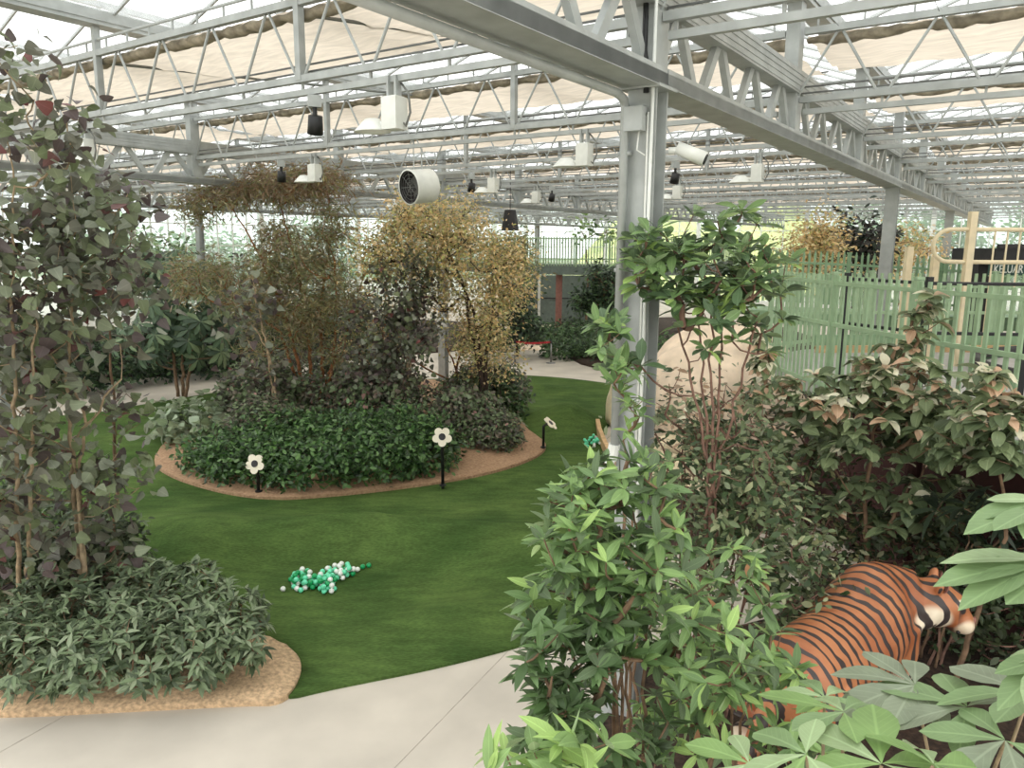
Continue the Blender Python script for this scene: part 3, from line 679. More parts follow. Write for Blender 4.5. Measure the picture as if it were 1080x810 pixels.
# small-leaved thicket behind it
T_sm = T_ell3
G2 = [lf('small_olive_leaf', (104, 118, 82)), lf('small_dark_leaf', (62, 80, 50)), lf('small_pale_leaf', (150, 156, 118))]
def thicket(lab, Y, blobs, base, size, seed, mats, wts, n=12, rad=.09, bark=None, stems=6, tp=None, name='bushy_shrub', cat='shrub', group=None, up=.5, droop=.3, rtip=.0035, sv=.35, nofol=False):
    rng = np.random.default_rng(seed); base = np.array(base, float); t = plant(name, base, lab, cat, group)
    tg = np.concatenate([pxell(rng, k, px, py, rx, ry, Y+dy, dep) for k, px, py, rx, ry, dy, dep in blobs]); tg = tg[tg[:, 2] > base[2]+.06]
    cen = tg.mean(0); top = tg[:, 2].max(); tr = []
    for k in range(stems):
        a = k*2*PI/stems; b0 = base+np.array([.12*math.cos(a), .12*math.sin(a), 0]); q = tg[rng.integers(len(tg))]
        e = b0*.4+cen*.25+q*.35; e[2] = base[2]+(top-base[2])*rng.uniform(.55, .85); tr.append(([b0, b0*.55+e*.45+rng.normal(0, .04, 3), e], .016, .007))
    wood(t, tr, tg, rng, bark or M['twig'], base, rtip=rtip, lift=.3)
    leaves('foliage', t, *scatter(rng, tg, n, rad, size, droop, up, cen, sv), tp or T_ell3, mats, wts, rng, base)
    return t
thicket('dense small-leaved dull green shrub left of the tiger', 6.0, [(90, 800, 560, 60, 60, 0, .6), (70, 760, 500, 60, 60, .2, .5), (50, 840, 620, 40, 40, 0, .4), (50, 720, 590, 60, 60, 0, .5)],
    (1.75, 6.0, .12), .085, 31, G2, (4, 3, 1.4), 12, .1)
# ---------------- tree with big whorled leaves right of the column
rng = np.random.default_rng(41); base = np.array([1.62, 6.0, .14])
t = plant('broadleaf_tree', base, 'slender tree with big whorled leaves on reddish twigs just right of the foreground column', 'tree')
Y = 6.0
tg = np.concatenate([pxell(rng, n, px, py, rx, ry, Y+dy, dep, .2) for n, px, py, rx, ry, dy, dep in
    [(58, 750, 290, 72, 45, 0, .5), (18, 700, 260, 38, 28, -.1, .3), (12, 800, 290, 45, 40, .1, .4), (8, 770, 235, 55, 15, 0, .3), (10, 690, 300, 25, 30, -.2, .25), (14, 760, 350, 80, 30, 0, .5), (6, 660, 380, 25, 20, -.3, .2), (6, 640, 350, 10, 10, -.3, .1)]])
tr = []
for i, (px, py) in enumerate(((735, 330), (765, 310), (800, 335), (715, 345), (750, 300))):
    e = aty(px, py, Y+rng.uniform(-.2, .2)); m0 = aty(752+rng.uniform(-8, 8), 540, Y); m1 = aty(752+(px-752)*.35, 450, Y)
    tr.append(([base+np.array([.04*(i-2), .02*(i % 2), 0]), m0, m1, e], .02, .008))
d = wood(t, tr, tg, rng, M['twig'], base, rtip=.0045, lift=.7)
G3 = [lf('glossy_green_leaf', (112, 138, 88), rib=.4, rough=.35), lf('deep_green_leaf', (84, 106, 74), rib=.35, rough=.35), lf('tip_green_leaf', (150, 176, 100), rib=.45)]
leaves('foliage', t, *whorl(rng, tg, d, 9, .165, spread=1.15, droop=.2, flat=.6, sv=.3), T_obo, G3, (5, 3.5, 1.6), rng, base)
# bare twiggy lower growth with reddish and tan leaves
thicket('twiggy half-bare bush with dry pinkish leaves under the slender tree', 6.6, [(60, 735, 430, 75, 45, 0, .5), (50, 700, 470, 55, 50, 0, .4), (40, 770, 470, 50, 60, 0, .4)],
    (1.75, 6.75, .14), .075, 42, [lf('dry_pink_leaf', (176, 146, 120)), lf('grey_green_leaf', (120, 128, 96)), G2[1]], (2.5, 3, 2), 5, .1, stems=9)
whorl_shrub('small sprig of bright whorled leaves leaning over the steel column', 5.4,
    [(7, 655, 395, 28, 22, 0, .2), (6, 670, 440, 25, 25, 0, .2), (4, 650, 365, 20, 15, 0, .15)], (.95, 5.4, .14), .135, 43, [G1[0], G1[1], G1[3]], (3, 3, 1), 6, stems=3, extra=0, rtip=.003)
# ---------------- mottled cream-leaved shrubs before the green fence
CR = [lf('mottled_green_leaf', (124, 138, 100), rib=.35), lf('dark_mottled_leaf', (86, 100, 70), rib=.3), lf('cream_leaf', (232, 218, 184), rib=.1), lf('pinkish_leaf', (196, 162, 134), rib=.2)]
def cream_shrub(lab, Y, blobs, base, seed, stem_px, size=.16):
    rng = np.random.default_rng(seed); base = np.array(base, float); t = plant('mottled_shrub', base, lab, 'shrub', 'mottled shrubs by the green fence')
    tg = np.concatenate([pxell(rng, n, px, py, rx, ry, Y+dy, dep, .3) for n, px, py, rx, ry, dy, dep in [(int(q[0]*2.4),)+tuple(q[1:]) for q in blobs]])
    tr = [([base]+[aty(px, py, Y) for px, py in stem_px], .03, .012)]
    d = wood(t, tr, tg, rng, M['bark'], base, rtip=.005, lift=.2)
    p, dd, nn, s = whorl(rng, tg, d, 7, size, spread=1.3, droop=.45, flat=.75, sv=.35); top = np.repeat(tg[:, 2], 7)
    hi = (p[:, 2] > np.quantile(p[:, 2], .55))
    up_ = rng.random(len(p)) < np.where(hi, .62, .14)
    leaves('foliage', t, p[~up_], dd[~up_], nn[~up_], s[~up_], T_drp, [CR[0], CR[1]], (3, 2), rng, base)
    leaves('young_foliage', t, p[up_], dd[up_], nn[up_], s[up_]*.85, T_drp, [CR[2], CR[3], CR[0]], (3, 1.5, 2), rng, base)
cream_shrub('tall shrub of drooping mottled leaves with cream tips, directly above the tiger', 7.6,
    [(26, 950, 395, 48, 40, 0, .5), (34, 920, 450, 75, 45, 0, .6), (22, 990, 450, 50, 40, 0, .5), (14, 930, 530, 60, 40, 0, .4), (14, 1000, 530, 45, 40, .1, .4), (6, 975, 335, 14, 30, 0, .15), (8, 880, 420, 40, 30, 0, .4)], (3.35, 7.75, .14), 51, ((914, 600), (912, 520), (925, 440), (955, 370)))
cream_shrub('mottled cream and green shrub at the right edge before the fence', 6.4,
    [(22, 1050, 440, 40, 28, 0, .4), (14, 1030, 470, 40, 25, 0, .4), (6, 1035, 395, 20, 14, 0, .2)], (4.1, 6.45, .14), 52, ((1060, 560), (1050, 470)), .155)
cream_shrub('mottled shrub with cream leaves left of the green fence end', 8.3,
    [(18, 815, 420, 36, 28, 0, .4), (12, 850, 470, 40, 30, 0, .4), (8, 805, 372, 12, 20, 0, .15), (18, 790, 470, 50, 30, 0, .5), (16, 740, 440, 50, 20, .4, .5)], (3.0, 8.35, .14), 53, ((815, 520), (815, 450)), .14)
thicket('small round-leaved shrub under the tall mottled shrub behind the tiger', 7.9, [(60, 930, 570, 70, 36, 0, .4), (50, 870, 560, 50, 40, 0, .4), (40, 985, 590, 40, 36, -.2, .3), (40, 860, 500, 50, 40, .2, .4)],
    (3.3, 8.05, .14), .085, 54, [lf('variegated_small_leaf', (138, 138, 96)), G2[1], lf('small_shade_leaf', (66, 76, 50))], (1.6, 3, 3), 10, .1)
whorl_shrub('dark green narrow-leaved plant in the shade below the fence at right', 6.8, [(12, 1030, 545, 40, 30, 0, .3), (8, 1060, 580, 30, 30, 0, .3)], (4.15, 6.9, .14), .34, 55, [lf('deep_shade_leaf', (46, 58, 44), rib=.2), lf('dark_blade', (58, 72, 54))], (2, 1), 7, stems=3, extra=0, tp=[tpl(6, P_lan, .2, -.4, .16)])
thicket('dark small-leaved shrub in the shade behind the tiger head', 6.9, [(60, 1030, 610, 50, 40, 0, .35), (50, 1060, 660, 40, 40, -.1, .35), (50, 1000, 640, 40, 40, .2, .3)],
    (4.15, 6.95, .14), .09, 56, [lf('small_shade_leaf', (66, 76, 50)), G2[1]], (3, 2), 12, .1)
# ---------------- big palmate-leaved plant, bottom right
FA = [lf('pale_palmate_leaf', (150, 170, 128), rib=.3, rough=.4), lf('green_palmate_leaf', (126, 150, 106), rib=.3, rough=.4), lf('grey_palmate_leaf', (132, 142, 120), rib=.3, rough=.45)]
def palmate(name, lab, base, hands, seed, mats, cat='shrub', tp=None, stalk=.008, nl=(7, 9), fan=2.5, bark=None):
    """hands: (px, py, Y, leaf length, fan direction in degrees seen from above, tilt)"""
    rng = np.random.default_rng(seed); base = np.array(base, float); t = plant(name, base, lab, cat)
    b = MB(); top = base+np.array([0, 0, max(aty(h[0], h[1], h[2])[2] for h in hands)*.62-base[2]])
    b.tube([np.zeros(3), (top-base)*.5+rng.normal(0, .02, 3), top-base], [.03, .026, .018], 8)
    PP, DD, NN, SS = [], [], [], []
    for px, py, Y, ln, ang, tilt in hands:
        c = aty(px, py, Y); a0 = math.radians(ang); dv = np.array([math.cos(a0), math.sin(a0), 0]); nrm = unit(np.array([0, 0, 1.])+dv*tilt+rng.normal(0, .06, 3)); dv = unit(dv-nrm*(dv@nrm)); sd = np.cross(nrm, dv)
        j = top*(.8)+base*.2; mid = (j+c)/2+np.array([0, 0, .12])-dv*.06
        b.tube([j-base, mid-base, c-base-nrm*.01], [stalk*1.3, stalk, stalk*.8], 6)
        k = rng.integers(*nl) if nl[1] > nl[0] else nl[0]
        for i in range(k):
            g = (i/(k-1)-.5)*2*fan; l = ln*(1-.32*abs(g)/fan)*rng.uniform(.94, 1.06)
            PP.append(c-nrm*.001*i); DD.append(dv*math.cos(g)+sd*math.sin(g)+nrm*rng.normal(.02, .06)); NN.append(nrm+rng.normal(0, .08, 3)); SS.append(l)
    b.build('stalk', bark or M['bark_pale'], t, True)
    leaves('foliage', t, np.array(PP), np.array(DD), np.array(NN), np.array(SS), tp or T_lfl, mats, np.ones(len(mats)), rng, base)
    return t
palmate('palmate_shrub', 'huge pale green palmate leaf spreading in from the right edge over the tiger head', (2.05, 2.5, .14),
        [(1120, 594, 2.55, .44, 166, .12), (1108, 528, 2.6, .30, 178, .2), (1125, 690, 2.5, .3, 186, .4)], 61, [FA[0], FA[1]], fan=.62, nl=(5, 6))
palmate('palmate_shrub', 'clump of grey green palmate leaves at the bottom right corner', (1.75, 2.75, .14),
        [(1020, 745, 2.75, .38, 130, .15), (965, 722, 2.95, .38, 165, .05), (1085, 730, 2.7, .38, 110, .1), (1060, 780, 2.5, .34, 200, .3)], 62, [FA[2], FA[2], FA[1]], fan=1.8, nl=(5, 7))
palmate('palmate_shrub', 'fresh green palmate leaves along the bottom edge below the tiger', (1.05, 2.3, .14),
        [(890, 750, 2.7, .32, 150, .0), (850, 795, 2.4, .34, 170, .25), (930, 805, 2.4, .38, 70, .05), (790, 805, 2.5, .28, 200, .2), (985, 805, 2.35, .34, 20, .2), (870, 735, 2.9, .24, 95, -.1)], 63, [FA[1], FA[0], G1[0]], fan=1.9, nl=(5, 7))
# ---------------- red-leaved tree group at left
RBL = [lf('purple_green_leaf', (98, 98, 84), rib=.2), lf('dusky_green_leaf', (106, 116, 84), rib=.2), lf('dark_purple_leaf', (84, 72, 70), rib=.15), lf('red_leaf', (110, 66, 62), rib=.15), lf('grey_leaf', (124, 130, 112), rib=.2)]
def redbud(lab, base, Y, stems, blobs, seed, wts, size=.15, n=6, bark=None, tp=T_hrt, name='redbud_tree', group='red-leaved trees on the left', r0=.03):
    rng = np.random.default_rng(seed); base = np.array(base, float); t = plant(name, base, lab, 'tree', group)
    tg = np.concatenate([pxell(rng, k, px, py, rx, ry, Y+dy, dep, .15) for k, px, py, rx, ry, dy, dep in blobs]); tg = tg[tg[:, 2] > .5]
    tr = [([base+np.array([.05*i, .03*(i % 2), 0])]+[aty(px, py, Y) for px, py in st], r0, .009) for i, st in enumerate(stems)]
    d = wood(t, tr, tg, rng, bark or M['bark_pale'], base, rtip=.0036, lift=.45, power=.42)
    p, dd, nn, s = scatter(rng, tg, n, .13, size, .7, .55, None, .35)
    leaves('foliage', t, p, dd, nn, s, tp, RBL, wts, rng, base)
redbud('tall redbud with pale forked trunk and purple heart leaves at the left front', onz(86, 655, .2), 7.9,
    [[(80, 560), (76, 470), (70, 400), (78, 300), (62, 200)], [(84, 520), (92, 440), (60, 380), (30, 330)], [(76, 470), (110, 420), (128, 400)]],
    [(40, 55, 290, 72, 100, 0, .7), (30, 40, 410, 70, 70, 0, .7), (24, 90, 220, 48, 46, 0, .5), (24, 50, 520, 76, 50, 0, .6), (12, 110, 320, 40, 50, 0, .5), (9, 120, 500, 40, 24, 0, .4), (14, 90, 600, 56, 34, 0, .4)], 71, (3.4, 5, 1.6, .4, 2.4), .128, 10)
redbud('redbud at the left edge whose twigs reach the roof truss', onz(20, 660, .2), 7.3,
    [[(18, 520), (16, 400), (12, 300), (14, 180)], [(30, 560), (34, 420), (40, 300)]],
    [(40, 12, 260, 50, 80, 0, .6), (40, 12, 420, 48, 100, 0, .6), (24, 20, 540, 50, 60, 0, .5), (9, 10, 120, 36, 40, 0, .3), (7, 45, 165, 40, 26, 0, .3), (4, 8, 50, 12, 25, 0, .2), (4, 78, 128, 14, 10, 0, .1)], 72, (4, 4.5, 2, .5, 1.2), .12, 10)
redbud('slim redbud right of the forked trunk with darker leaves', onz(120, 620, .2), 9.0,
    [[(122, 520), (118, 400), (112, 300)]], [(26, 130, 290, 34, 50, 0, .5), (20, 112, 220, 40, 36, 0, .4), (8, 128, 430, 26, 40, 0, .4)], 73, (3, 3, 3, .5, 1), .12, 8, M['bark'])
def bush(name, lab, px, py, Y, rx, rz, seed, mats, wts, n=240, k=7, size=.09, group=None, tp=None, up=.5, ryf=1., droop=.3):
    rng = np.random.default_rng(seed); g = aty(px, py, Y); zg = gz(g[0], Y)*.6+.14 if Y < 26 else .1; base = np.array([g[0], Y, zg]); t = plant(name, base, lab, 'shrub', group)
    tg = ell(rng, n, base+np.array([0, 0, rz*.45]), rx, rx*ryf, rz*.56, .8); tg = tg[tg[:, 2] > base[2]+.03]; c = base+np.array([0, 0, rz*.3])
    tr = [([base+np.array([.06*math.cos(a), .06*math.sin(a), 0]), base+np.array([rx*.4*math.cos(a), rx*.4*math.sin(a), rz*.55])], .014, .007) for a in np.linspace(0, 5, 5)]
    b = MB(); skeleton(b, tr, tg[::4], rng, off=base, rtip=.004, sides=4); b.build('trunk', M['bark_dark'], t, True)
    leaves('foliage', t, *scatter(rng, tg, k, size*.75, size, droop, up, c), tp or T_ell3, mats, wts, rng, base)
    return t
# pale whorled ground-cover shrubs at bottom left
GC = [lf('sage_leaf', (104, 120, 88), rib=.3), lf('grey_sage_leaf', (122, 134, 106), rib=.3), lf('dark_sage_leaf', (68, 82, 58))]  # two sage tones and a darker green one, strewn at random per leaf
spots = [(30, 738, 6.75), (90, 742, 6.75), (150, 738, 6.85), (205, 728, 6.95), (240, 712, 7.2), (20, 690, 7.4), (75, 695, 7.45), (130, 690, 7.5), (185, 690, 7.6), (235, 680, 7.75), (50, 655, 8.1), (110, 650, 8.3), (165, 655, 8.4), (200, 660, 8.2), (-30, 715, 7.0), (130, 615, 9.3)]
where = ['at the path edge by the left border', 'at the path edge, second from the left', 'at the path edge below the forked redbud', 'at the path edge, fourth from the left', 'by the sandy corner of the bed', 'at the left edge, second row from the path', 'below the forked redbud, second row', 'mid bed, second row from the path', 'mid bed right, second row from the path', 'at the right end of the second row beside the sand', 'at the back left under the redbuds', 'at the foot of the forked redbud', 'at the back next to the lawn', 'at the back right next to the sandy strip', 'outermost at the left edge of the path', 'small one by the narrow sandy strip']
for i, (px, py, Y) in enumerate(spots):
    Y = 6.16+(Y-6.75)*.84
    rng = np.random.default_rng(80+i); g = aty(px, py, Y); base = np.array([g[0], Y+.12, .2]); t = plant('sage_green_shrub', base, 'low grey green whorled shrub '+where[i], 'shrub', 'low grey green shrubs in the left bed')
    h = .52+.1*rng.random() if i != 15 else .3
    tg = ell(rng, 84, base+np.array([0, 0, h*.55]), .36, .36, h*.55, .75); tg = tg[tg[:, 2] > base[2]+.05]
    tr = [([base, base+np.array([.12*math.cos(a), .12*math.sin(a), h*.4])], .012, .007) for a in np.linspace(0, 5, 5)]
    d = wood(t, tr, tg, rng, M['bark'], base, rtip=.003)
    L = whorl(rng, tg, unit(tg-base-np.array([0, 0, .1])), 8, .115, spread=1.2, droop=.25, flat=.35, sv=.3)
    leaves('foliage', t, *L, T_lan3, GC, (4, 2, 2.5), rng, base)
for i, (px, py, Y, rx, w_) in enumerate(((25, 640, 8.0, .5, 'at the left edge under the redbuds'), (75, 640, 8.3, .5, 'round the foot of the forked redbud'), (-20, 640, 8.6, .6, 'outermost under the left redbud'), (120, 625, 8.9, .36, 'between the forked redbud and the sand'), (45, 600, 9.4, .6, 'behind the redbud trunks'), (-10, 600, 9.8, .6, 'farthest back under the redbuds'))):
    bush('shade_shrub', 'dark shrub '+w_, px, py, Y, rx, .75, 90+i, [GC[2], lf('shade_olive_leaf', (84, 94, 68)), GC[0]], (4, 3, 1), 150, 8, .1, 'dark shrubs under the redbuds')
# ---------------- island
IG = [lf('dark_hedge_leaf', (60, 92, 46), rough=.3, spec=.5), lf('hedge_leaf', (88, 122, 66), rough=.3, spec=.5), lf('deep_hedge_leaf', (44, 66, 38), rough=.35)]
hedge = [(225, 505, 14.3, .85, .75), (275, 512, 13.9, .95, .95), (335, 512, 13.7, 1.0, 1.05), (392, 508, 13.9, .95, 1.1), (440, 498, 14.4, .85, 1.05), (300, 480, 15.0, .9, 1.1), (365, 478, 15.0, 1.0, 1.2), (425, 480, 15.1, .9, 1.2)]
hw = ['at the left front of the island', 'behind the left flower sign', 'in the front middle of the island', 'front of the island right of the middle', 'next to the middle flower sign', 'second row at the left of the island', 'second row in the middle of the island', 'second row at the right of the island']
for i, (px, py, Y, rx, rz) in enumerate(hedge):
    Y -= .72; rz *= .72; px += 18*(i == 0)
    bush('glossy_shrub', 'glossy dark green shrub '+hw[i], px, py, Y, rx, rz, 100+i, IG, (4, 3.5, 2.5), 300, 8, .115, 'glossy green shrubs of the island')
PU = [lf('purple_shrub_leaf', (116, 108, 94)), lf('green_shrub_leaf', (102, 118, 84)), lf('dark_shrub_leaf', (78, 78, 68)), lf('pink_shrub_leaf', (146, 112, 104))]
pur = [(262, 470, 15.6, .7, 1.2), (270, 440, 17.4, 1.0, 1.5), (335, 438, 17.8, 1.0, 1.3), (395, 440, 17.6, 1.0, 1.6), (450, 445, 17.2, 1.0, 1.15), (495, 455, 16.6, .8, 1.2), (520, 470, 16.0, .6, .75), (380, 415, 20.0, 1.3, 1.8), (500, 420, 19.4, .9, 1.2), (515, 425, 19.2, 1.0, 1.4), (310, 415, 20.2, 1.2, 1.6), (250, 420, 19.6, .9, 1.4)]
pw = ['at the left end of the island', 'behind the leaning thin tree', 'under the orange trunks', 'in the island middle behind the glossy hedge', 'below the little purple tree', 'below the maple trunk', 'low at the right end of the island', 'at the back of the island, middle', 'at the back around the steel column', 'at the back right by the far lawn', 'at the back behind the orange trunks', 'at the back left by the path']
for i, (px, py, Y, rx, rz) in enumerate(pur):
    Y -= .9; rz *= .82; px += {0: 16, 1: 14, 11: 26}.get(i, 0)
    bush('purplish_shrub', 'purplish grey shrub '+pw[i], px, py, Y, rx, rz, 120+i, PU, (2.6, 5, 2, .7 if i in (2, 3, 4) else .25), 260, 11, .10, 'purplish shrubs of the island', T_hrt if i % 2 else None)
bush('pale_leaved_shrub', 'low pale grey green shrub at the left tip of the island', 212, 482, 15.6, .75, .6, 140, [GC[1], lf('pale_round_leaf', (150, 166, 140)), GC[0]], (3, 2, 2), 90, 6, .17, tp=T_hrt)
bush('dark_green_shrub', 'dark green shrub at the right end of the island by the maple', 525, 450, 17.6, .7, 1.0, 141, [PU[1], IG[0], IG[2]], (2, 3, 2), 200, 7, .12)
# feathery tree with orange trunks
rng = np.random.default_rng(151); Y = 17.2; base = onz(335, 425, .2); base = np.array([base[0]*17.2/base[1], 17.2, .2])
t = plant('feathery_tree', base, 'feathery olive and brown tree with several orange-brown trunks in the island', 'tree')
blobs = [(60, 300, 195, 42, 16, 0, 1.0), (26, 235, 205, 30, 14, -.2, .7), (22, 345, 190, 24, 16, 0, .7), (16, 205, 220, 24, 16, -.2, .5), (60, 310, 262, 46, 28, 0, 1.0), (60, 330, 310, 56, 36, 0, 1.1), (40, 270, 300, 46, 30, 0, .9), (46, 345, 345, 46, 40, 0, 1.0), (30, 210, 290, 34, 26, .2, .8), (20, 350, 240, 20, 30, 0, .6), (26, 300, 350, 50, 30, 0, .9)]
tg = np.concatenate([pxell(rng, n, px, py, rx, ry, Y+dy, dep, .2) for n, px, py, rx, ry, dy, dep in blobs])
tr = [([base+np.array([.12*i-.3, .06*(i % 3), 0])]+[aty(px, py, Y+(i % 3)*.25-.2) for px, py in st], .05, .012) for i, st in enumerate(
    [[(316, 390), (300, 330), (270, 260), (240, 212)], [(328, 390), (322, 320), (305, 250), (290, 195)], [(340, 395), (338, 320), (350, 240), (345, 195)], [(350, 390), (356, 330), (352, 270)], [(312, 400), (296, 350), (230, 300)], [(344, 400), (366, 350), (372, 320)]])]
wood(t, tr, tg, rng, M['bark_orange'], base, rtip=.006, lift=.8, power=.4)
FE = [lf('olive_needle', (140, 132, 88)), lf('brown_needle', (134, 112, 86)), lf('green_needle', (116, 122, 80))]
p, dd, nn, s = scatter(rng, tg, 62, .14, .16, .8, .3, None, .4)
hi = p[:, 2] > 5.1
leaves('foliage', t, p[~hi], dd[~hi], nn[~hi], s[~hi], T_ndl, FE, (4, 1.8, 3), rng, base)
leaves('brown_foliage', t, p[hi], dd[hi], nn[hi], s[hi], T_ndl, FE, (1.6, 4, 1), rng, base)
# orange maple
rng = np.random.default_rng(161); Y = 17.0; base = np.array([onz(509, 440, .2)[0]*17.0/onz(509, 440, .2)[1], 17.0, .2])
MP = [lf('ochre_leaf', (200, 170, 118)), lf('yellow_green_leaf', (176, 172, 108)), lf('tan_leaf', (216, 190, 142)), lf('olive_leaf', (128, 130, 86))]
def maple(lab, base, Y, stems, blobs, seed, wts, bark, n=44, size=.085, rad=.21, r0=.06, mats=None, name='maple_tree'):
    rng = np.random.default_rng(seed); t = plant(name, base, lab, 'tree')
    tg = np.concatenate([pxell(rng, k, px, py, rx, ry, Y+dy, dep, .35) for k, px, py, rx, ry, dy, dep in blobs])
    tr = [([base+np.array([.08*i, .05*(i % 2), 0])]+[aty(px, py, Y) for px, py in st], r0, .014) for i, st in enumerate(stems)]
    wood(t, tr, tg, rng, bark, base, rtip=.006, lift=.45, power=.42)
    leaves('foliage', t, *scatter(rng, tg, n, rad, size, .5, .6, None), T_ell3, mats or MP, wts, rng, base)
maple('large ochre and yellow-green maple with a dark trunk at the right of the island', base, Y, [[(509, 400), (506, 370), (500, 330), (480, 280), (455, 230)], [(512, 380), (520, 330), (520, 280)], [(490, 310), (470, 330), (440, 290)]],
    [(90, 460, 232, 52, 22, 0, 1.2), (70, 500, 270, 50, 30, 0, 1.1), (60, 440, 262, 50, 30, 0, 1.1), (60, 510, 320, 40, 44, 0, 1.0), (40, 535, 290, 22, 30, 0, .7), (30, 400, 265, 30, 24, 0, .9), (26, 455, 300, 34, 30, 0, 1.0), (26, 520, 370, 26, 26, 0, .6)], 162, (4, 3, 2, 2), M['bark_dark'])
base2 = np.array([onz(432, 440, .2)[0]*16.6/onz(432, 440, .2)[1], 16.6, .25])
redbud('small purple-leaved tree with a pale thin trunk before the maple', base2, 16.6, [[(430, 400), (428, 350), (432, 300), (438, 262)], [(428, 360), (415, 345), (405, 330)], [(429, 350), (448, 330), (455, 310)]],
    [(30, 425, 300, 34, 40, 0, .8), (36, 400, 345, 36, 40, 0, .8), (26, 440, 345, 22, 36, 0, .7), (16, 425, 395, 28, 25, 0, .6), (20, 390, 390, 30, 30, 0, .6)], 163, (4, 4, 2.5, .4, 2), .11, 20, M['bark_pale'], name='purple_leaved_tree', group=None, r0=.035)
base3 = np.array([onz(470, 420, .2)[0]*18.4/onz(470, 420, .2)[1], 18.4, .2])
maple('yellow-green bushy maple growing low around the far steel column', base3, 18.4, [[(480, 400), (485, 370), (490, 340)], [(485, 400), (470, 360)]], [(50, 500, 375, 20, 40, 0, .8), (30, 400, 300, 30, 36, .5, .8), (30, 385, 350, 30, 30, .5, .8)], 164, (2, 4, 1, 4), M['bark_orange'], 30, .09, .2, .035)
base4 = np.array([onz(292, 440, .2)[0]*15.6/onz(292, 440, .2)[1], 15.6, .25])
redbud('thin leaning tree with pale bark and few leaves at the left of the island', base4, 15.6, [[(290, 400), (280, 360), (272, 325), (266, 290)], [(280, 362), (262, 340), (246, 318)]],
    [(16, 260, 320, 30, 24, 0, .5), (12, 272, 385, 30, 20, 0, .5), (8, 250, 350, 20, 20, 0, .4)], 165, (4, 2, 3, .2, 3), .15, 6, M['bark_pale'], name='thin_tree', group=None, r0=.032)
# ---------------- background planting
SC = [lf('umbrella_leaf', (84, 106, 80), rib=.3), lf('dark_umbrella_leaf', (58, 76, 58), rib=.2), lf('pale_umbrella_leaf', (120, 138, 104), rib=.3)]
rng = np.random.default_rng(171); Y = 20.; base = np.array([aty(185, 380, Y)[0], Y, .12]); t = plant('umbrella_tree', base, 'dark umbrella tree with big palmate leaves behind the redbud', 'tree')
tg = np.concatenate([pxell(rng, n, px, py, rx, ry, Y, dep, .6) for n, px, py, rx, ry, dep in [(46, 190, 305, 50, 42, 1.2), (30, 165, 350, 46, 30, 1.1), (26, 215, 350, 40, 30, 1.0), (16, 165, 275, 36, 20, .8)]])
tr = [([base+np.array([.1*i, .1*(i % 2), 0]), aty(px, 350, Y), aty(px+dx, 300, Y)], .05, .02) for i, (px, dx) in enumerate(((180, -20), (192, 8), (205, 20)))]
d = wood(t, tr, tg, rng, M['bark'], base, rtip=.008, lift=.5); c = tg.mean(0)
nr = unit(unit(tg-c)*.8+np.array([0, -.3, .8])); L = []
for i in range(len(tg)):
    a = unit(np.cross(nr[i], rng.normal(size=3))); b_ = np.cross(nr[i], a)
    for k in range(9):
        g = k*2*PI/9; L.append((tg[i], a*math.cos(g)+b_*math.sin(g)-nr[i]*.25, nr[i], rng.uniform(.34, .48)))
leaves('foliage', t, *[np.array(x) for x in zip(*L)], [tpl(4, P_obo, .2, -.25, .32)], SC, (4, 3, 2), rng, base)
DG = [lf('far_dark_leaf', (54, 74, 50)), lf('far_green_leaf', (78, 104, 66)), lf('far_black_leaf', (38, 52, 38))]
far = [(150, 392, 23, 1.2, 1.5), (200, 390, 23.5, 1.3, 1.5), (240, 385, 24.5, 1.2, 1.6), (110, 405, 21.5, 1.1, 1.5), (60, 410, 20.6, 1.1, 1.8), (20, 415, 20.3, 1.1, 2.0), (275, 375, 27, 1.4, 2.0), (320, 370, 29, 1.5, 2.2), (370, 365, 31, 1.6, 2.4), (-25, 415, 20.5, 1.2, 2.2)]
fw = ['behind the white path, left of the umbrella tree trunk', 'under the umbrella tree', 'right of the umbrella tree by the path', 'left of the umbrella tree by the path', 'behind the forked redbud', 'behind the left redbud', 'beyond the island on the left', 'beyond the orange trunks', 'beyond the island middle', 'at the left border behind the path']
for i, (px, py, Y, rx, rz) in enumerate(far):
    bush('hedge_shrub', 'dark green shrub '+fw[i], px, py, Y, rx, rz, 180+i, DG, (4, 2.5, 3), 200, 7, .17, 'dark shrubs beyond the white path')
def fartree(name, lab, px, pyb, Y, blobs, seed, mats, wts, bark, trunkpx, n=16, size=.2, rad=.3, r0=.07, tp=None, cat='tree', group=None):
    rng = np.random.default_rng(seed); g = aty(px, pyb, Y); base = np.array([g[0], Y, .1]); t = plant(name, base, lab, cat, group)
    tg = np.concatenate([pxell(rng, k, x, y, rx, ry, Y+dy, dep, .45) for k, x, y, rx, ry, dy, dep in blobs]); tg = tg[tg[:, 2] > .4]
    tr = [([base+np.array([.15*i, .1*(i % 2), 0])]+[aty(x, y, Y) for x, y in st], r0, .025) for i, st in enumerate(trunkpx)]
    wood(t, tr, tg, rng, bark, base, rtip=.012, lift=.4, power=.4)
    leaves('foliage', t, *scatter(rng, tg, n, rad, size, .4, .55, tg.mean(0)), tp or T_ell3, mats, wts, rng, base)
fartree('round_crowned_tree', 'round dark green tree in front of the terracotta pillar left of the foreground column', 636, 368, 27., [(56, 641, 306, 15, 16, 0, .8), (34, 615, 318, 10, 8, 0, .7), (14, 648, 335, 6, 10, 0, .6), (18, 634, 290, 12, 7, 0, .7)], 191, DG, (4, 3, 2), M['bark'], [[(638, 340), (636, 310)], [(642, 345), (648, 310)]], 20, .17, .17)
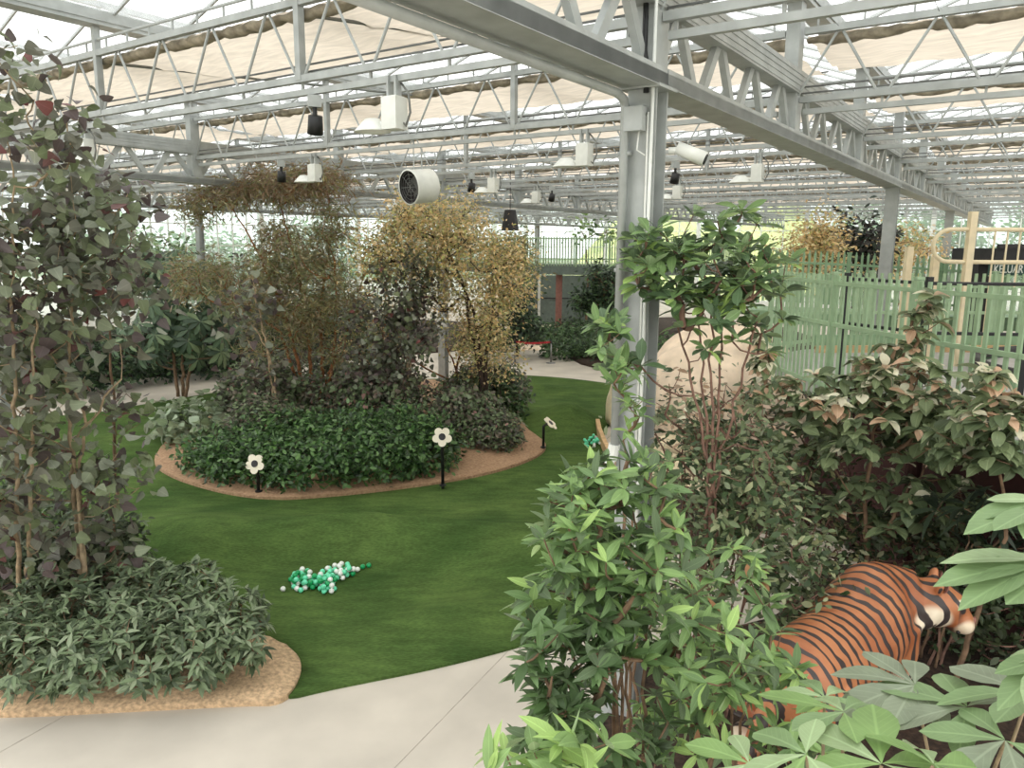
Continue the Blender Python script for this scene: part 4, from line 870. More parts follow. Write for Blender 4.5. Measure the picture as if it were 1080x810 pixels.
fartree('dark_tree', 'dark green tree between the maple and the curved green bridge', 545, 358, 28., [(60, 546, 326, 20, 28, 0, 1.2), (40, 530, 340, 26, 22, 0, 1.2), (16, 560, 345, 8, 12, 1., .8)], 192, [DG[0], DG[2], DG[1]], (4, 3, 1.5), M['bark_dark'], [[(545, 335), (546, 300)]], 18, .18, .2)
fartree('bamboo_like_tree', 'feathery olive green tree top behind the maple by the bridge', 545, 358, 30., [(40, 545, 262, 14, 16, 0, .9), (26, 548, 288, 12, 14, 0, .8), (24, 530, 262, 14, 12, 0, .8)], 193, [FE[2], FE[0], DG[1]], (3, 3, 2), M['bark'], [[(548, 320), (550, 270)]], 26, .2, .3, tp=T_ndl+T_lan3)
fartree('pale_green_tree', 'light green tree above the bridge railing left of the column', 618, 350, 40., [(9, 620, 243, 13, 6, 0, .8), (8, 646, 242, 8, 7, 0, .8)], 194, [lf('bright_far_leaf', (122, 156, 84)), DG[1]], (3, 2), M['bark'], [[(620, 300), (618, 255)]], 10, .26, .3)
fartree('ochre_tree', 'ochre maple behind the far green pickets, left of the dark tree', 862, 350, 22., [(60, 858, 268, 24, 22, 0, 1.3), (20, 862, 245, 14, 10, 0, .7)], 195, MP, (4, 2, 3, 1), M['bark'], [[(862, 300), (860, 265)]], 42, .12)
fartree('dark_purple_tree', 'dark purple-black tree behind the far green pickets', 900, 350, 23., [(60, 900, 258, 26, 16, 0, 1.2)], 196, [lf('black_purple_leaf', (52, 50, 46)), DG[2]], (3, 2), M['bark_dark'], [[(900, 300), (900, 262)]], 20)
fartree('ochre_tree', 'ochre maple just right of the second steel column behind the pickets', 945, 340, 25., [(40, 955, 262, 24, 14, 0, 1.2), (20, 925, 272, 16, 14, 0, .9)], 197, MP, (4, 2, 3, 1), M['bark'], [[(948, 300), (950, 268)]], 42, .12)
fartree('pale_tree', 'pale leafy tree beyond the feathery tree by the left glass wall', 165, 350, 27., [(40, 165, 270, 34, 20, 0, 1.4), (30, 110, 275, 30, 20, 0, 1.2)], 198, [lf('pale_far_leaf', (136, 160, 112)), DG[1]], (3, 2), M['bark'], [[(165, 320), (165, 275)]], 14)
fartree('purplish_tree', 'dull purple tree behind the thin leaning tree', 255, 360, 25., [(50, 250, 310, 34, 30, 0, 1.3), (24, 230, 335, 24, 20, 0, 1.0)], 199, [PU[0], PU[1], PU[2]], (3, 3, 2), M['bark'], [[(252, 340), (252, 300)]], 14, .2)
# low planting round the far pillars
low = [(600, 375, 28.5, 1.0, .7), (630, 372, 28.8, 1.2, .9), (575, 362, 33, 1.1, .8), (655, 375, 27.5, 1.0, 1.0), (610, 358, 35, 1.4, 1.1), (560, 368, 33.5, .9, .9), (525, 378, 30.8, .8, .8), (690, 370, 28, 1.3, 1.1), (645, 362, 33, 1.6, 1.3)]
lw = ['nearest the lawn right of the rope barrier', 'between the rope barrier and the column', 'at the reddish path left side', 'beside the white boulder', 'at the foot of the terracotta pillar', 'left of the reddish path', 'behind the left rope post', 'behind the steel column', 'under the round dark tree']
for i, (px, py, Y, rx, rz) in enumerate(low):
    rz *= .62
    bush('low_shrub', 'low mid-green shrub '+lw[i], px, py, Y, rx, rz, 210+i, [DG[1], DG[0], lf('fern_leaf', (98, 128, 82))], (3, 2, 2), 150, 7, .17, 'low shrubs by the far path')
# trees outside the glass
for i, (s, w, hgt) in enumerate(((13.5, -3, 8), (13.8, -9, 9), (13.4, 3, 7), (14, 8, 8), (8, 40, 6), (4.5, 41, 5), (1, 41, 6), (10.5, 40, 7), (6.2, 42, 5))):
    rng = np.random.default_rng(230+i); q = W(s, w, 0); base = q-np.array([0, 0, .3]); t = plant('outdoor_tree', base, 'hazy green tree outside the '+('far' if i < 4 else 'left')+' glass wall, '+['second from the right', 'rightmost', 'third from the right', 'fourth from the right', 'second from the right end', 'fourth from the right end', 'nearest', 'at the right end', 'third from the right end'][i], 'tree', 'trees outside the glass walls')
    tg = ell(rng, 130, base+np.array([0, 0, hgt*.6]), 2.6, 2.6, hgt*.42, .6); wood(t, [([base, base+np.array([.1, 0, hgt*.6])], .14, .05)], tg, rng, M['bark'], base, rtip=.02)
    leaves('foliage', t, *scatter(rng, tg, 16, .5, .42, .4, .5, base+np.array([0, 0, hgt*.5])), T_ell3, [lf('outdoor_leaf', (112, 150, 104)), lf('outdoor_pale_leaf', (148, 178, 128))], (2, 1), rng, base)
# ================================================================== RAISED DECK, FENCES, STATUES, SMALL THINGS
def along(pts, step):
    pts = [np.array(p, float) for p in pts]; out = []; carry = 0.
    for a, c in zip(pts[:-1], pts[1:]):
        L = np.linalg.norm(c-a); d = (c-a)/L; s = carry
        while s < L: out.append((a+d*s, d)); s += step
        carry = s-L
    return out
def fence(name, lab, pts, hb, ht, m, pick=.11, pw=.045, rails=(.12, .8), post=1.6, pm=None, spike=False, group=None, th=.022, lean=0):
    """pts: (x, y, z of the foot)"""
    o = np.array(pts[0], float); t = thing(name, o, lab, 'fence', group); Z = np.array([0, 0, 1.])
    b = MB()
    for p, d in along(pts, pick):
        n = np.array([d[0], d[1], 0]); n /= np.linalg.norm(n)
        b.beam(p-o+Z*hb, p-o+Z*ht, th, pw, n)
        if spike: b.beam(p-o+Z*ht, p-o+Z*(ht+.05), th, pw*.5, n)
    b.build('picket_panel', m, t)
    for fr in rails:
        b = MB()
        for a, c in zip(pts[:-1], pts[1:]):
            z = Z*(hb+(ht-hb)*fr); b.beam(np.array(a)-o+z, np.array(c)-o+z, .05, .05)
        b.build('rail', m, t)
    first = None
    for p, d in along(pts, post):
        if first is None:
            b = MB(); b.box((0, 0, (ht+hb)/2-.02), (.07, .07, ht-hb+.06)); b.box((0, 0, ht+.03), (.09, .09, .03)); first = b.build('post', pm or m, t); first.location = p-o
        else: copyobj(first, t, p-o)
    return t
DZ = 2.4
edge = [(4.05, 11.6), (4.12, 10.6), (4.28, 9.4), (4.5, 8.2), (4.78, 7.1), (5.3, 6.0), (6.2, 5.1), (8.0, 4.4)]
deckp = edge+[(13, 4.2), (13, 13.6), (5.2, 13.4), (4.4, 12.7)]
t = thing('raised_deck', (7, 9, 0), 'grey raised walkway deck behind the green picket fence', 'deck')
b = MB(); b.prism([(x-7, y-9) for x, y in deckp], DZ-.2, DZ); b.build('deck_slab', M['deckgrey'], t)
b = MB(); b.prism([((x-8.6)*.86+1.6, (y-9)*.9) for x, y in deckp], .0, DZ-.21); b.build('base_wall', M['darkred'], t)
for x, y in ((4.7, 8.6), (4.45, 11), (5.6, 6.2)):
    b = MB(); b.tube([(x-7, y-9, 0), (x-7, y-9, DZ-.2)], .09, 12); b.build('support_post', M['darkred'], t)
fence('picket_fence', 'pale green picket fence along the near edge of the raised deck', [(x, y, DZ) for x, y in edge], -.25, 1.43, M['green'], pick=.13, pw=.045, rails=(.13, .62, .94))
far_e = [(4.2, 12.4), (5.2, 13.1), (7, 13.3), (9.5, 13.35), (12.6, 13.3)]
fence('picket_fence', 'green picket fence on the far side of the raised deck in front of the exit', [(x, y, DZ) for x, y in far_e], .12, 1.35, M['green'], pick=.14, pw=.05, rails=(.06, .45, .82), post=2.2)
t = thing('fence_kerb', (5.2, 12.9, DZ), 'green kerb board with a tan band at the foot of the far deck fence', 'kerb')
b = MB(); 
for a, c in zip(far_e[1:-1], far_e[2:]): b.beam((a[0]-5.2, a[1]-12.98, .2), (c[0]-5.2, c[1]-12.98, .2), .05, .2)
b.build('kerb_board', M['green_dark'], t)
b = MB()
for a, c in zip(far_e[1:-1], far_e[2:]): b.beam((a[0]-5.2, a[1]-13.05, .06), (c[0]-5.2, c[1]-13.05, .06), .06, .12)
b.build('tan_band', M['tan'], t)
# inner dark railing with tall black posts
t = thing('black_railing', (4.6, 10.2, DZ), 'thin black railing with black posts just inside the green fence', 'railing')
ins = [(4.5, 11.2), (4.75, 9.6), (5.6, 9.0), (8.6, 8.6)]
for i, (x, y) in enumerate(((4.62, 10.6), (5.1, 9.4), (6.3, 9.3), (7.6, 8.8))):
    b = MB(); b.box((x-4.6, y-10.2, .72), (.07, .07, 1.44)); b.build('post', M['black'], t)
for z in (1.36, .75):
    b = MB(); b.tube([(x-4.6, y-10.2, z) for x, y in ((4.62, 10.6), (5.1, 9.4), (6.3, 9.3), (7.6, 8.8), (9.5, 8.2))], .022, 6); b.build('rail', M['black'], t)
# round bordered floor
t = thing('round_play_floor', (8.9, 10.3, DZ), 'round pale floor with a raised black rim on the raised deck', 'play floor')
b = MB(); b.lathe([(.01, .05), (2.15, .05), (2.15, .0)], 48); b.build('pale_floor', M['deckgrey'], t)
b = MB(); b.tube([(2.2*math.cos(a), 2.2*math.sin(a), .14) for a in np.linspace(0, 2*PI, 60)], .075, 10, cap=False); b.build('rim', M['dark'], t, True)
b = MB(); b.lathe([(2.22, .0), (2.27, .0), (2.27, .12), (2.2, .12)], 48); b.build('rim_base', M['green_dark'], t)
# cream handrail loop and posts
t = thing('cream_handrail', (6.6, 11.6, DZ), 'cream handrail with a rounded loop end and square posts on the raised deck', 'handrail')
o = np.array([6.6, 11.6, DZ]); zt, zl = 4.46, 3.98; Yh = 11.6
loop = [(11.5, zt)]+[(6.72, zt)]+[(6.55-.26*math.sin(a), (zt+zl)/2+(zt-zl)/2*math.cos(a)) for a in np.linspace(.2, PI-.2, 12)]+[(6.72, zl), (11.5, zl)]
b = MB(); b.tube([(x-o[0], Yh-o[1], z-o[2]) for x, z in loop], .032, 8); b.build('rail_loop', M['cream'], t, True)
for x, y, z1 in ((6.84, 11.6, 4.72), (6.62, 12.1, 4.05), (6.3, 12.3, 4.2), (10.3, 11.6, 4.72)):
    b = MB(); b.box((x-o[0], y-o[1], (z1-DZ)/2), (.1, .1, z1-DZ)); b.build('post', M['cream'], t)
b = MB()
for k in range(22): b.box((7.2-o[0]+k*.19, 0, 1.02), (.02, .02, 2.04))
b.build('baluster_row', M['cream'], t)
# rear ramp fences
fence('spiked_fence', 'green spiked picket fence climbing behind the ochre maple', [(5.7, 17.8, 2.95), (7.0, 17.0, 2.92), (8.6, 16.4, 2.85), (10.4, 16.2, 2.75)], 0, 1.12, M['green_dark'], pick=.12, pw=.05, rails=(.15, .8), post=1.9, spike=True)
t = thing('raised_ramp', (8, 17.3, 0), 'green-sided raised ramp carrying the rear spiked fence', 'ramp')
b = MB(); b.prism([(-2.5, .4), (-1.0, -.4), (.6, -1.0), (2.5, -1.2), (6, -1.2), (6, .6), (.8, .6), (-2.2, 1.6)], 2.45, 2.74); b.build('ramp_slab', M['green_dark'], t)
for x, y in ((-1.5, .6), (1.2, -.2), (4, -.2)):
    b = MB(); b.tube([(x, y, 0), (x, y, 2.45)], .1, 10); b.build('support_post', M['slate'], t)
# exit gateway with sign
t = thing('exit_gateway', (9.9, 14.6, 0), 'dark flat-roofed exit gateway behind the deck at the right edge', 'gateway')
b = MB(); b.box((1.2, .2, 4.03), (4.6, 1.4, .3)); b.box((1.2, -.55, 4.22), (4.6, .08, .08)); b.build('roof_slab', M['dark'], t)
for x in (-1.0, .55, 1.6, 3.4):
    b = MB(); b.box((x, .1, 1.94), (.34, .5, 3.88)); b.build('wall_panel', M['dark'], t)
for x in (-.45, 2.5):
    b = MB(); b.box((x, .5, 1.6), (.5, .06, 3.2)); b.build('timber_panel', M['tan'], t)
p0 = aty(1046, 277, 13.55)
t = thing('exit_sign', (p0[0], 13.55, p0[2]), 'dark green exit sign with white capital letters at the right edge', 'sign')
b = MB(); b.box((.62, .02, -.1), (1.3, .03, .24)); b.build('board', M['sign'], t)
b = MB(); b.box((.62, .0, .03), (1.3, .03, .02)); b.box((.62, 0, -.23), (1.3, .03, .02)); b.build('board_frame', M['green'], t)
cu = bpy.data.curves.new('lettering', 'FONT'); cu.body = 'KELUAR EXIT'; cu.size = .2; cu.extrude = .006; cu.materials.append(M['white'])
tq = bpy.data.objects.new('x', cu); C.objects.link(tq); tm = bpy.data.meshes.new_from_object(tq.evaluated_get(bpy.context.evaluated_depsgraph_get())); bpy.data.objects.remove(tq)
tx = link('lettering', tm, t); tx.location = (.04, -.006, -.175); tx.rotation_euler = (PI/2, 0, 0); tx.scale = (.72, 1, 1)
for x in (.2, 1.1):
    b = MB(); b.tube([(x, .03, .02), (x, .03, 4.0-p0[2]), (x, .6, 4.0-p0[2])], .012, 6); b.build('hanger', M['dark'], t)
# boulders
def boulder(lab, px, py, Y, rx, ry, rz, seed, m, group='beige boulders'):
    rng = np.random.default_rng(seed); g = aty(px, py, Y); import bmesh
    bm = bmesh.new(); bmesh.ops.create_icosphere(bm, subdivisions=4, radius=1)
    ph = rng.uniform(0, 6, 9)
    for v in bm.verts:
        x, y, z = v.co; k = 1+.10*math.sin(2.3*x+ph[0])*math.sin(2.7*y+ph[1])+.08*math.sin(4*z+ph[2]+2*x)+.05*math.sin(6*x+ph[3])*math.cos(5*y+ph[4])+.025*math.sin(11*z+ph[5]+7*y)
        v.co = Vector((x*k*rx, y*k*ry, max(-.25, z*k)*rz))
    me = bpy.data.meshes.new('boulder'); bm.to_mesh(me); bm.free(); me.materials.append(m); me.polygons.foreach_set('use_smooth', [True]*len(me.polygons))
    o = link('boulder', me); o.location = (g[0], Y, .12+.2*rz); return tag(o, lab, 'boulder', group)
boulder('huge rounded beige boulder behind the slender tree', 765, 385, 15.6, 1.72, 1.2, 2.2, 1, M['rock'])
boulder('pale cream boulder peeking out left of the foreground column', 668, 390, 17.6, .62, .6, 1.5, 2, M['cream'])
boulder('beige boulder at the right foot of the huge boulder', 815, 400, 15.6, .8, .7, .9, 3, M['rock'])
for i, (px, py, Y, r) in enumerate(((700, 395, 13.6, .3), (725, 405, 13.2, .26), (690, 425, 12.6, .28), (712, 372, 14.6, .34), (748, 420, 12.4, .24))):
    boulder('small pale stone '+['right of the column, middle one', 'below the huge boulder by the twigs', 'right beside the column, lowest', 'right of the column, highest', 'among the twigs, rightmost'][i], px, py, Y, r*1.3, r, r*.9, 10+i, M['cream'], 'small pale stones by the column')
# ---------------- curved bridge in the distance
cx, cyy, R_ = 4.6, 42.5, 8.2
arc = [(cx+R_*math.cos(a), cyy+R_*math.sin(a)) for a in np.linspace(math.radians(205), math.radians(322), 22)]
arc2 = [(cx+(R_-2.2)*math.cos(a), cyy+(R_-2.2)*math.sin(a)) for a in np.linspace(math.radians(322), math.radians(205), 22)]
t = thing('curved_bridge', (cx, cyy-R_, 0), 'curved elevated walkway with a grey-green edge on terracotta pillars', 'bridge')
b = MB(); b.prism([(x-cx, y-cyy+R_) for x, y in arc+arc2], 2.85, 3.3); b.build('deck_slab', M['slate'], t)
b = MB(); pil = onz(590, 357)
for px in (590, 632):
    g = onz(px, 357.5); b = MB(); b.tube([(g[0]-cx, max(g[1], 35.2)-cyy+R_, 0), (g[0]-cx, max(g[1], 35.2)-cyy+R_, 2.86)], .15, 14); b.build('pillar', M['terracotta'], t)
fence('bridge_railing', 'green picket railing along the curved elevated walkway', [(x, y, 3.3) for x, y in arc], -.06, 1.22, M['green'], pick=.13, pw=.05, rails=(.25, .95), post=1.5, th=.03)
t = thing('panel_screen', (3.4, 40.5, 0), 'grey-green panel screen under the curved bridge', 'screen')
b = MB(); b.box((0, 0, 1.3), (6.4, .08, 2.6))
for k in range(13): b.box((-3.2+k*.533, -.05, 1.3), (.03, .03, 2.6))
b.build('panel_board', M['slate'], t)
for x in (-2.0, 1.2):
    b = MB(); b.box((x, -.12, 1.35), (.14, .1, 2.7)); b.build('white_post', M['white'], t)
b = MB(); b.box((0, -.1, 1.4), (6.4, .04, .05)); b.build('rail', M['dark'], t)
# ---------------- rope barrier
for i, px in enumerate((543, 581)):
    g = onz(px, 383); t = thing('barrier_post', g, f'slim steel barrier post at the {["left", "right"][i]} end of the red belt', 'barrier post', 'belt barrier posts')
    b = MB(); b.lathe([(.17, 0), (.17, .015), (.05, .04), (.0, .04)], 20); b.build('base_plate', M['chrome'], t, True)
    b = MB(); b.tube([(0, 0, .02), (0, 0, .78)], .03, 10); pp_ = b.build('pole', M['chrome'], t, True)
    b = MB(); b.tube([(0, 0, .72), (0, 0, .82)], .042, 12); b.build('belt_head', M['black'], pp_, True)
g0, g1 = onz(543, 383), onz(581, 383); b = MB()
for k in range(8):
    a, c = g0+(g1-g0)*(k/8), g0+(g1-g0)*((k+1)/8); sg = lambda u_: .77-.05*math.sin(PI*u_)
    b.beam(a-g0+np.array([0, 0, sg(k/8)]), c-g0+np.array([0, 0, sg((k+1)/8)]), .01, .07)
o = b.build('barrier_belt', M['red']); o.location = g0; tag(o, 'red retractable belt stretched between the two barrier posts', 'belt')
# ---------------- flower-shaped signs
def flower(lab, base, hgt, face, tilt, bend=0.):
    base = np.array(base, float); t = thing('flower_sign', base, lab, 'flower sign', 'flower signs round the island', face)
    b = MB(); b.tube([(0, 0, -.05), (0, 0, hgt*.86), (0, -.02-bend*.4, hgt*.94), (0, -.05-bend, hgt)], .028, 10); b.build('post', M['black'], t, True)
    b = MB(); b.lathe([(.06, 0), (.06, .02), (.03, .03)], 12); b.build('foot_plate', M['black'], t)
    Mx = Matrix.Translation((0, -.06-bend, hgt)) @ Matrix.Rotation(PI/2-tilt, 4, 'X')
    out = []
    for k in range(90):
        a = 2*PI*k/90; r = .112+.058*abs(math.sin(2.5*a))**.75; out.append((r*math.cos(a+PI/2), r*math.sin(a+PI/2)))
    b = MB(); b.prism(out, 0, .018, Mx); pl_ = b.build('petal_plate', M['petal'], t)
    b = MB(); b.prism([(.058*math.cos(a), .058*math.sin(a)) for a in np.linspace(0, 2*PI, 25)[:-1]], .018, .026, Mx); b.build('centre_disc', M['dark'], pl_)
q = onz(467, 512, .1); flower('cream flower-shaped sign on a black post at the front right of the island hedge', q, .88, .05, .25)
q = onz(262, 529, .1); q[1] = 12.2; flower('cream flower-shaped sign standing in front of the glossy hedge at the left', q, .5, -.2, .3)
q = onz(573, 472, .1); flower('flower-shaped sign seen edge on at the right tip of the island', q, .52, 1.25, .85, .08)
q = W(3, 12); t = thing('speaker_box', (q[0]-.02, q[1]-.24, 1.88), 'small white box fixed to the steel column inside the planted island', 'speaker')
b = MB(); b.box((0, 0, 0), (.3, .16, .26)); b.box((0, -.085, 0), (.24, .01, .2)); b.build('cabinet', M['white'], t); b = MB(); b.box((0, .1, 0), (.06, .06, .1)); b.build('bracket', M['steel'], t)
# ---------------- play balls
bm_ = {}
import bmesh
for nm in ('mint', 'greenball', 'whiteball'):
    bm = bmesh.new(); bmesh.ops.create_uvsphere(bm, u_segments=14, v_segments=9, radius=.033)
    me = bpy.data.meshes.new('play_ball'); bm.to_mesh(me); bm.free(); me.materials.append(M[nm]); me.polygons.foreach_set('use_smooth', [True]*len(me.polygons)); bm_[nm] = me
rb = np.random.default_rng(5); placed = []
cn = {'mint': 'mint', 'greenball': 'dark green', 'whiteball': 'white'}
def ball(px, py, nm, lab, group, zmin=0.):
    g = onz(px, py, .06); x, y = g[0], g[1]; z = lawn_z(x, y)+.034
    for _ in range(8):
        near = [q for q in placed if (q[0]-x)**2+(q[1]-y)**2+(q[2]-z)**2 < .064**2]
        if not near: break
        z = max(q[2]+math.sqrt(max(0, .0665**2-(q[0]-x)**2-(q[1]-y)**2)) for q in near)
    if z > lawn_z(x, y)+.13: return False
    placed.append((x, y, z)); o = link('play_ball', bm_[nm]); o.location = (x, y, z); tag(o, lab, 'ball', group); return True
def heap(blobs, cols, wts, where, gname, n):
    k = 0
    for _ in range(n*4):
        bl = blobs[rb.integers(len(blobs))]; r = math.sqrt(rb.random()); a = rb.uniform(0, 2*PI)
        nm = cols[rb.choice(len(cols), p=np.array(wts)/sum(wts))]
        if ball(bl[0]+bl[2]*r*math.cos(a), bl[1]+bl[3]*r*math.sin(a), nm, f'{cn[nm]} plastic play ball in the {where}', f'{cn[nm]} balls in the {where}'): k += 1
        if k >= n: break
heap([(320, 614, 14, 8), (320, 612, 13, 8), (343, 614, 12, 7), (345, 619, 9, 5), (358, 605, 13, 5), (366, 603, 8, 4)], ('mint', 'greenball', 'whiteball'), (5, 2.2, 4.4), 'big heap on the near lawn', '', 120)
ball(298.5, 620.5, 'whiteball', 'single white play ball lying left of the big heap', 'white stray ball')
ball(382.6, 597, 'greenball', 'dark green play ball second from the right tip of the big heap', 'green stray ball')
ball(389, 595.5, 'greenball', 'dark green play ball at the far right tip of the big heap', 'green stray ball')
ball(377, 600, 'whiteball', 'white play ball just left of the two green ones at the heap tip', 'white stray ball')
heap([(624, 466, 8, 6), (629, 465, 7, 6)], ('mint', 'whiteball'), (5, 1), 'small pile by the tan kerb', '', 26)
# ---------------- tiger
def tiger():
    t0 = np.array([2.62, 5.57, .15]); parts = []
    b = MB()
    def loft(st, n=20):
        vv = []
        for i, (x, y, z, ry, rz) in enumerate(st):
            a = np.array(st[max(i-1, 0)][:3]); c = np.array(st[min(i+1, len(st)-1)][:3]); d = unit(c-a)
            sx = unit(np.cross([0, 0, 1.], d)) if abs(d[2]) < .95 else np.array([0, 1., 0]); up = np.cross(d, sx)
            for j in range(n):
                g = 2*PI*j/n; vv.append(np.array([x, y, z])+sx*ry*math.cos(g)+up*rz*math.sin(g))
        k = len(st); b.add(vv, [(i*n+j, i*n+(j+1) % n, (i+1)*n+(j+1) % n, (i+1)*n+j) for i in range(k-1) for j in range(n)]+[tuple(range(n-1, -1, -1)), tuple(range((k-1)*n, k*n))])
    loft([(-1.02, 0, .84, .08, .1), (-.95, 0, .84, .2, .22), (-.78, 0, .86, .285, .31), (-.5, 0, .83, .285, .32), (-.2, 0, .79, .30, .33), (.1, 0, .79, .32, .345), (.38, 0, .83, .325, .38), (.58, -.01, .87, .295, .40), (.71, -.06, .91, .25, .33), (.79, -.14, .94, .21, .25), (.83, -.22, .95, .19, .21)])
    hc = np.array([.86, -.31, .95]); d = unit(np.array([.42, -.86, -.30])); sx = unit(np.cross([0, 0, 1.], d)); up = np.cross(d, sx)
    E = lambda o, r, s=(1, 1, 1): ellip(hc+d*o[0]+sx*o[1]+up*o[2], r, s)
    def ellip(c, r, s):
        vv = []; ff = []; n, m = 18, 10
        for i in range(m+1):
            th = PI*i/m
            for j in range(n):
                ph = 2*PI*j/n; vv.append(np.array(c)+d*r*s[0]*math.sin(th)*math.cos(ph)+sx*r*s[1]*math.sin(th)*math.sin(ph)+up*r*s[2]*math.cos(th))
        b.add(vv, [(i*n+j, (i+1)*n+j, (i+1)*n+(j+1) % n, i*n+(j+1) % n) for i in range(m) for j in range(n)])
    E((0, 0, 0), .19, (1, .98, .95)); E((.06, 0, .03), .165, (1.1, .85, .8)); E((.16, 0, -.03), .115, (1.25, .95, .8)); E((.24, .045, -.055), .07); E((.24, -.045, -.055), .07); E((.2, 0, -.1), .075, (1.2, .9, .7))
    E((-.02, .13, -.06), .1, (.7, .8, 1.1)); E((-.02, -.13, -.06), .1, (.7, .8, 1.1))
    E((-.04, .12, .17), .062, (.45, 1, 1)); E((-.04, -.12, .17), .062, (.45, 1, 1)); E((.27, 0, -.015), .035, (.8, 1.1, .7))
    for s in (-1, 1):
        st = .14 if s > 0 else 0
        loft([(.55+st*.2, s*.17, .85, .17, .2), (.58+st*.5, s*.2, .6, .13, .15), (.6+st, s*.2, .36, .09, .1), (.6+st, s*.2, .14, .075, .085), (.63+st, s*.2, .05, .085, .1)], 14)
        loft([(.58+st, s*.2, .05, .07, .05), (.7+st, s*.2, .05, .095, .055), (.77+st, s*.2, .045, .07, .045)], 12)
        loft([(-.72, s*.16, .85, .2, .22), (-.68-st, s*.21, .62, .16, .2), (-.64-st, s*.22, .44, .12, .15), (-.8-st, s*.21, .29, .075, .09), (-.84-st, s*.21, .13, .065, .07), (-.8-st, s*.21, .05, .07, .08)], 14)
        loft([(-.86-st, s*.21, .05, .06, .05), (-.72-st, s*.21, .05, .09, .055), (-.65-st, s*.21, .045, .065, .045)], 12)
    loft([(-.98, 0, .88, .07, .07), (-1.14, .02, .72, .05, .05), (-1.26, .05, .48, .042, .042), (-1.4, .1, .3, .04, .04), (-1.6, .16, .26, .04, .04), (-1.72, .18, .3, .028, .028)], 12)
    me = bpy.data.meshes.new('raw'); me.from_pydata([tuple(p) for p in b.v], [], b.f); o = bpy.data.objects.new('raw', me); C.objects.link(o)
    m = o.modifiers.new('r', 'REMESH'); m.mode = 'VOXEL'; m.voxel_size = .017; s_ = o.modifiers.new('s', 'SMOOTH'); s_.iterations = 7; s_.factor = .5
    dg = bpy.context.evaluated_depsgraph_get(); me2 = bpy.data.meshes.new_from_object(o.evaluated_get(dg)); bpy.data.objects.remove(o); me2.name = 'tiger_statue'
    # coat
    mt = bpy.data.materials.new('tiger_coat'); mt.use_nodes = True; nt = mt.node_tree; N = nt.nodes; L = nt.links; P_ = N['Principled BSDF']; P_.inputs['Roughness'].default_value = .45
    tc = N.new('ShaderNodeTexCoord'); src = tc.outputs['Object']
    def math_(op, a, b_=None, clamp=False):
        n = N.new('ShaderNodeMath'); n.operation = op; n.use_clamp = clamp
        for i, x in enumerate((a, b_)):
            if x is None: continue
            if isinstance(x, (int, float)): n.inputs[i].default_value = x
            else: L.new(x, n.inputs[i])
        return n.outputs[0]
    def ramp(x, a, c): 
        n = N.new('ShaderNodeMapRange'); n.interpolation_type = 'SMOOTHSTEP'; L.new(x, n.inputs['Value']); n.inputs['From Min'].default_value = a; n.inputs['From Max'].default_value = c; return n.outputs[0]
    def ball_(c, r0, r1):
        n = N.new('ShaderNodeVectorMath'); n.operation = 'DISTANCE'; L.new(src, n.inputs[0]); n.inputs[1].default_value = tuple(c); return ramp(n.outputs['Value'], r1, r0)
    def mixc(f, a, c):
        n = N.new('ShaderNodeMix'); n.data_type = 'RGBA'; L.new(f, n.inputs['Factor'])
        for k, x in (('A', a), ('B', c)):
            if isinstance(x, tuple): n.inputs[k].default_value = (*lin(x), 1)
            else: L.new(x, n.inputs[k])
        return n.outputs['Result']
    sp = N.new('ShaderNodeSeparateXYZ'); L.new(src, sp.inputs[0])
    wv = N.new('ShaderNodeTexWave'); wv.bands_direction = 'X'; wv.inputs['Scale'].default_value = 3.2; wv.inputs['Distortion'].default_value = 4.2; wv.inputs['Detail'].default_value = 2.0; wv.inputs['Detail Scale'].default_value = 1.1
    mp = N.new('ShaderNodeMapping'); mp.inputs['Rotation'].default_value = (0, .22, 0); L.new(src, mp.inputs['Vector']); L.new(mp.outputs[0], wv.inputs['Vector'])
    nz = N.new('ShaderNodeTexNoise'); nz.inputs['Scale'].default_value = 5; L.new(src, nz.inputs['Vector'])
    thr = math_('ADD', wv.outputs['Fac'], math_('MULTIPLY', math_('SUBTRACT', nz.outputs['Fac'], .5), .9))
    stripe = ramp(thr, .64, .74)
    n2 = N.new('ShaderNodeTexNoise'); n2.inputs['Scale'].default_value = 3; n2.inputs['Detail'].default_value = 4; L.new(src, n2.inputs['Vector'])
    col = mixc(ramp(n2.outputs['Fac'], .35, .65), (160, 94, 58), (188, 124, 84))
    belly = ramp(sp.outputs['Z'], .56, .44); legs = ramp(sp.outputs['Z'], .36, .42)
    bm_out = math_('MULTIPLY', belly, legs)
    col = mixc(bm_out, col, (228, 214, 190))
    col = mixc(ball_(hc+d*.02+sx*.17-up*.09, .1, .16), col, (234, 220, 194)); col = mixc(ball_(hc+d*.02-sx*.17-up*.09, .1, .16), col, (234, 220, 194))
    col = mixc(ball_(hc+d*.27-up*.09, .07, .12), col, (232, 212, 184)); col = mixc(ball_(hc+d*.15+sx*.1+up*.1, .025, .045), col, (236, 226, 204)); col = mixc(ball_(hc+d*.15-sx*.1+up*.1, .025, .045), col, (236, 226, 204))
    col = mixc(ball_(hc-up*.28+d*.02, .12, .2), col, (230, 214, 188))
    face = ball_(hc+d*.26, .1, .18)
    body_st = math_('MULTIPLY', stripe, math_('SUBTRACT', 1.0, face))
    col = mixc(body_st, col, (62, 54, 52))
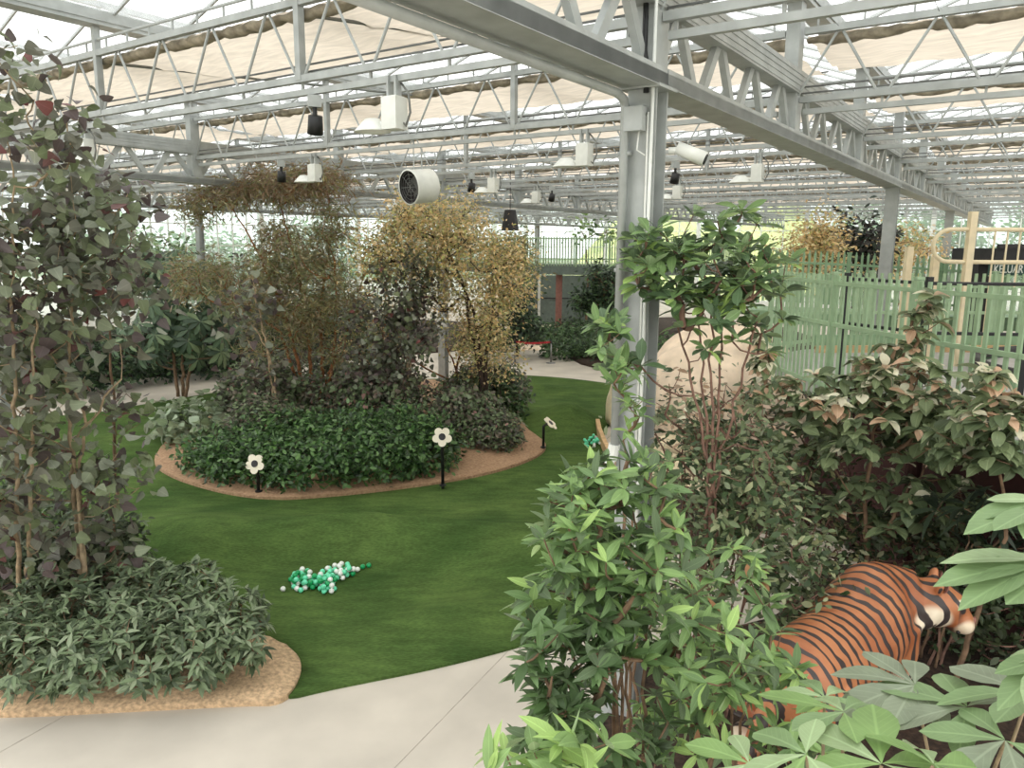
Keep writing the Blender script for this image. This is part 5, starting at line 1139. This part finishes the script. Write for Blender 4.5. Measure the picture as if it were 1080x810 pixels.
    for s in (-1, 1):
        col = mixc(ball_(hc+d*.25+sx*.07*s-up*.07, .055, .085), col, (232, 214, 186))
        col = mixc(ball_(hc+d*.165+sx*.082*s+up*.055, .026, .036), col, (40, 34, 34)); col = mixc(ball_(hc+d*.06+sx*.15*s+up*.02, .02, .035), col, (50, 42, 40)); col = mixc(ball_(hc+d*.02+sx*.17*s-up*.1, .012, .03), col, (50, 42, 40))
    L.new(col, P_.inputs['Base Color'])
    me2.materials.clear(); me2.materials.append(mt); me2.polygons.foreach_set('use_smooth', [True]*len(me2.polygons))
    o = link('tiger_statue', me2); o.location = t0; o.rotation_euler = (0, 0, math.radians(45)); o.scale = (1.15,)*3
    tag(o, 'life-size tiger statue with orange coat and black stripes half hidden in the shrubs', 'tiger')
    for s in (-1, 1):
        b2 = MB(); c = hc+d*.165+sx*.078*s+up*.055; b2.lathe([(.0, .02), (.012, .017), (.02, 0), (.012, -.017), (0, -.02)], 12, Matrix.Translation(tuple(c))); b2.build('eye', M['black'], o, True)
        b2 = MB(); c = hc-d*.0+sx*.12*s+up*.175; Mx = Matrix.Translation(tuple(c)) @ Vector(tuple(d)).to_track_quat('Z', 'Y').to_matrix().to_4x4(); b2.lathe([(0, .012), (.03, .01), (.038, 0)], 12, Mx); b2.build('inner_ear', M['terracotta'], o, True)
    b2 = MB(); Mx = Matrix.Translation(tuple(hc+d*.292-up*.012)) @ Vector(tuple(d)).to_track_quat('Z', 'Y').to_matrix().to_4x4(); b2.lathe([(0, .02), (.022, .012), (.03, 0), (.02, -.012)], 12, Mx); b2.build('nose', M['terracotta'], o, True)
    b2 = MB(); b2.tube([hc+d*(.27-.05*abs(a))+sx*.075*a-up*(.085+.02*abs(a)) for a in np.linspace(-1.3, 1.3, 9)], .012, 6); b2.build('mouth', M['black'], o, True)
tiger()
# ================================================================== LIGHT
wd = bpy.data.worlds.new('world'); bpy.context.scene.world = wd; wd.use_nodes = True
bg = wd.node_tree.nodes['Background']; bg.inputs['Color'].default_value = (1.0, .995, .975, 1); bg.inputs['Strength'].default_value = 2.1
sun = bpy.data.objects.new('sun', bpy.data.lights.new('sun', 'SUN')); C.objects.link(sun)
sun.data.energy = .6; sun.data.angle = math.radians(40); sun.data.color = (1, .97, .92); sun.rotation_euler = (math.radians(28), math.radians(-22), 0)
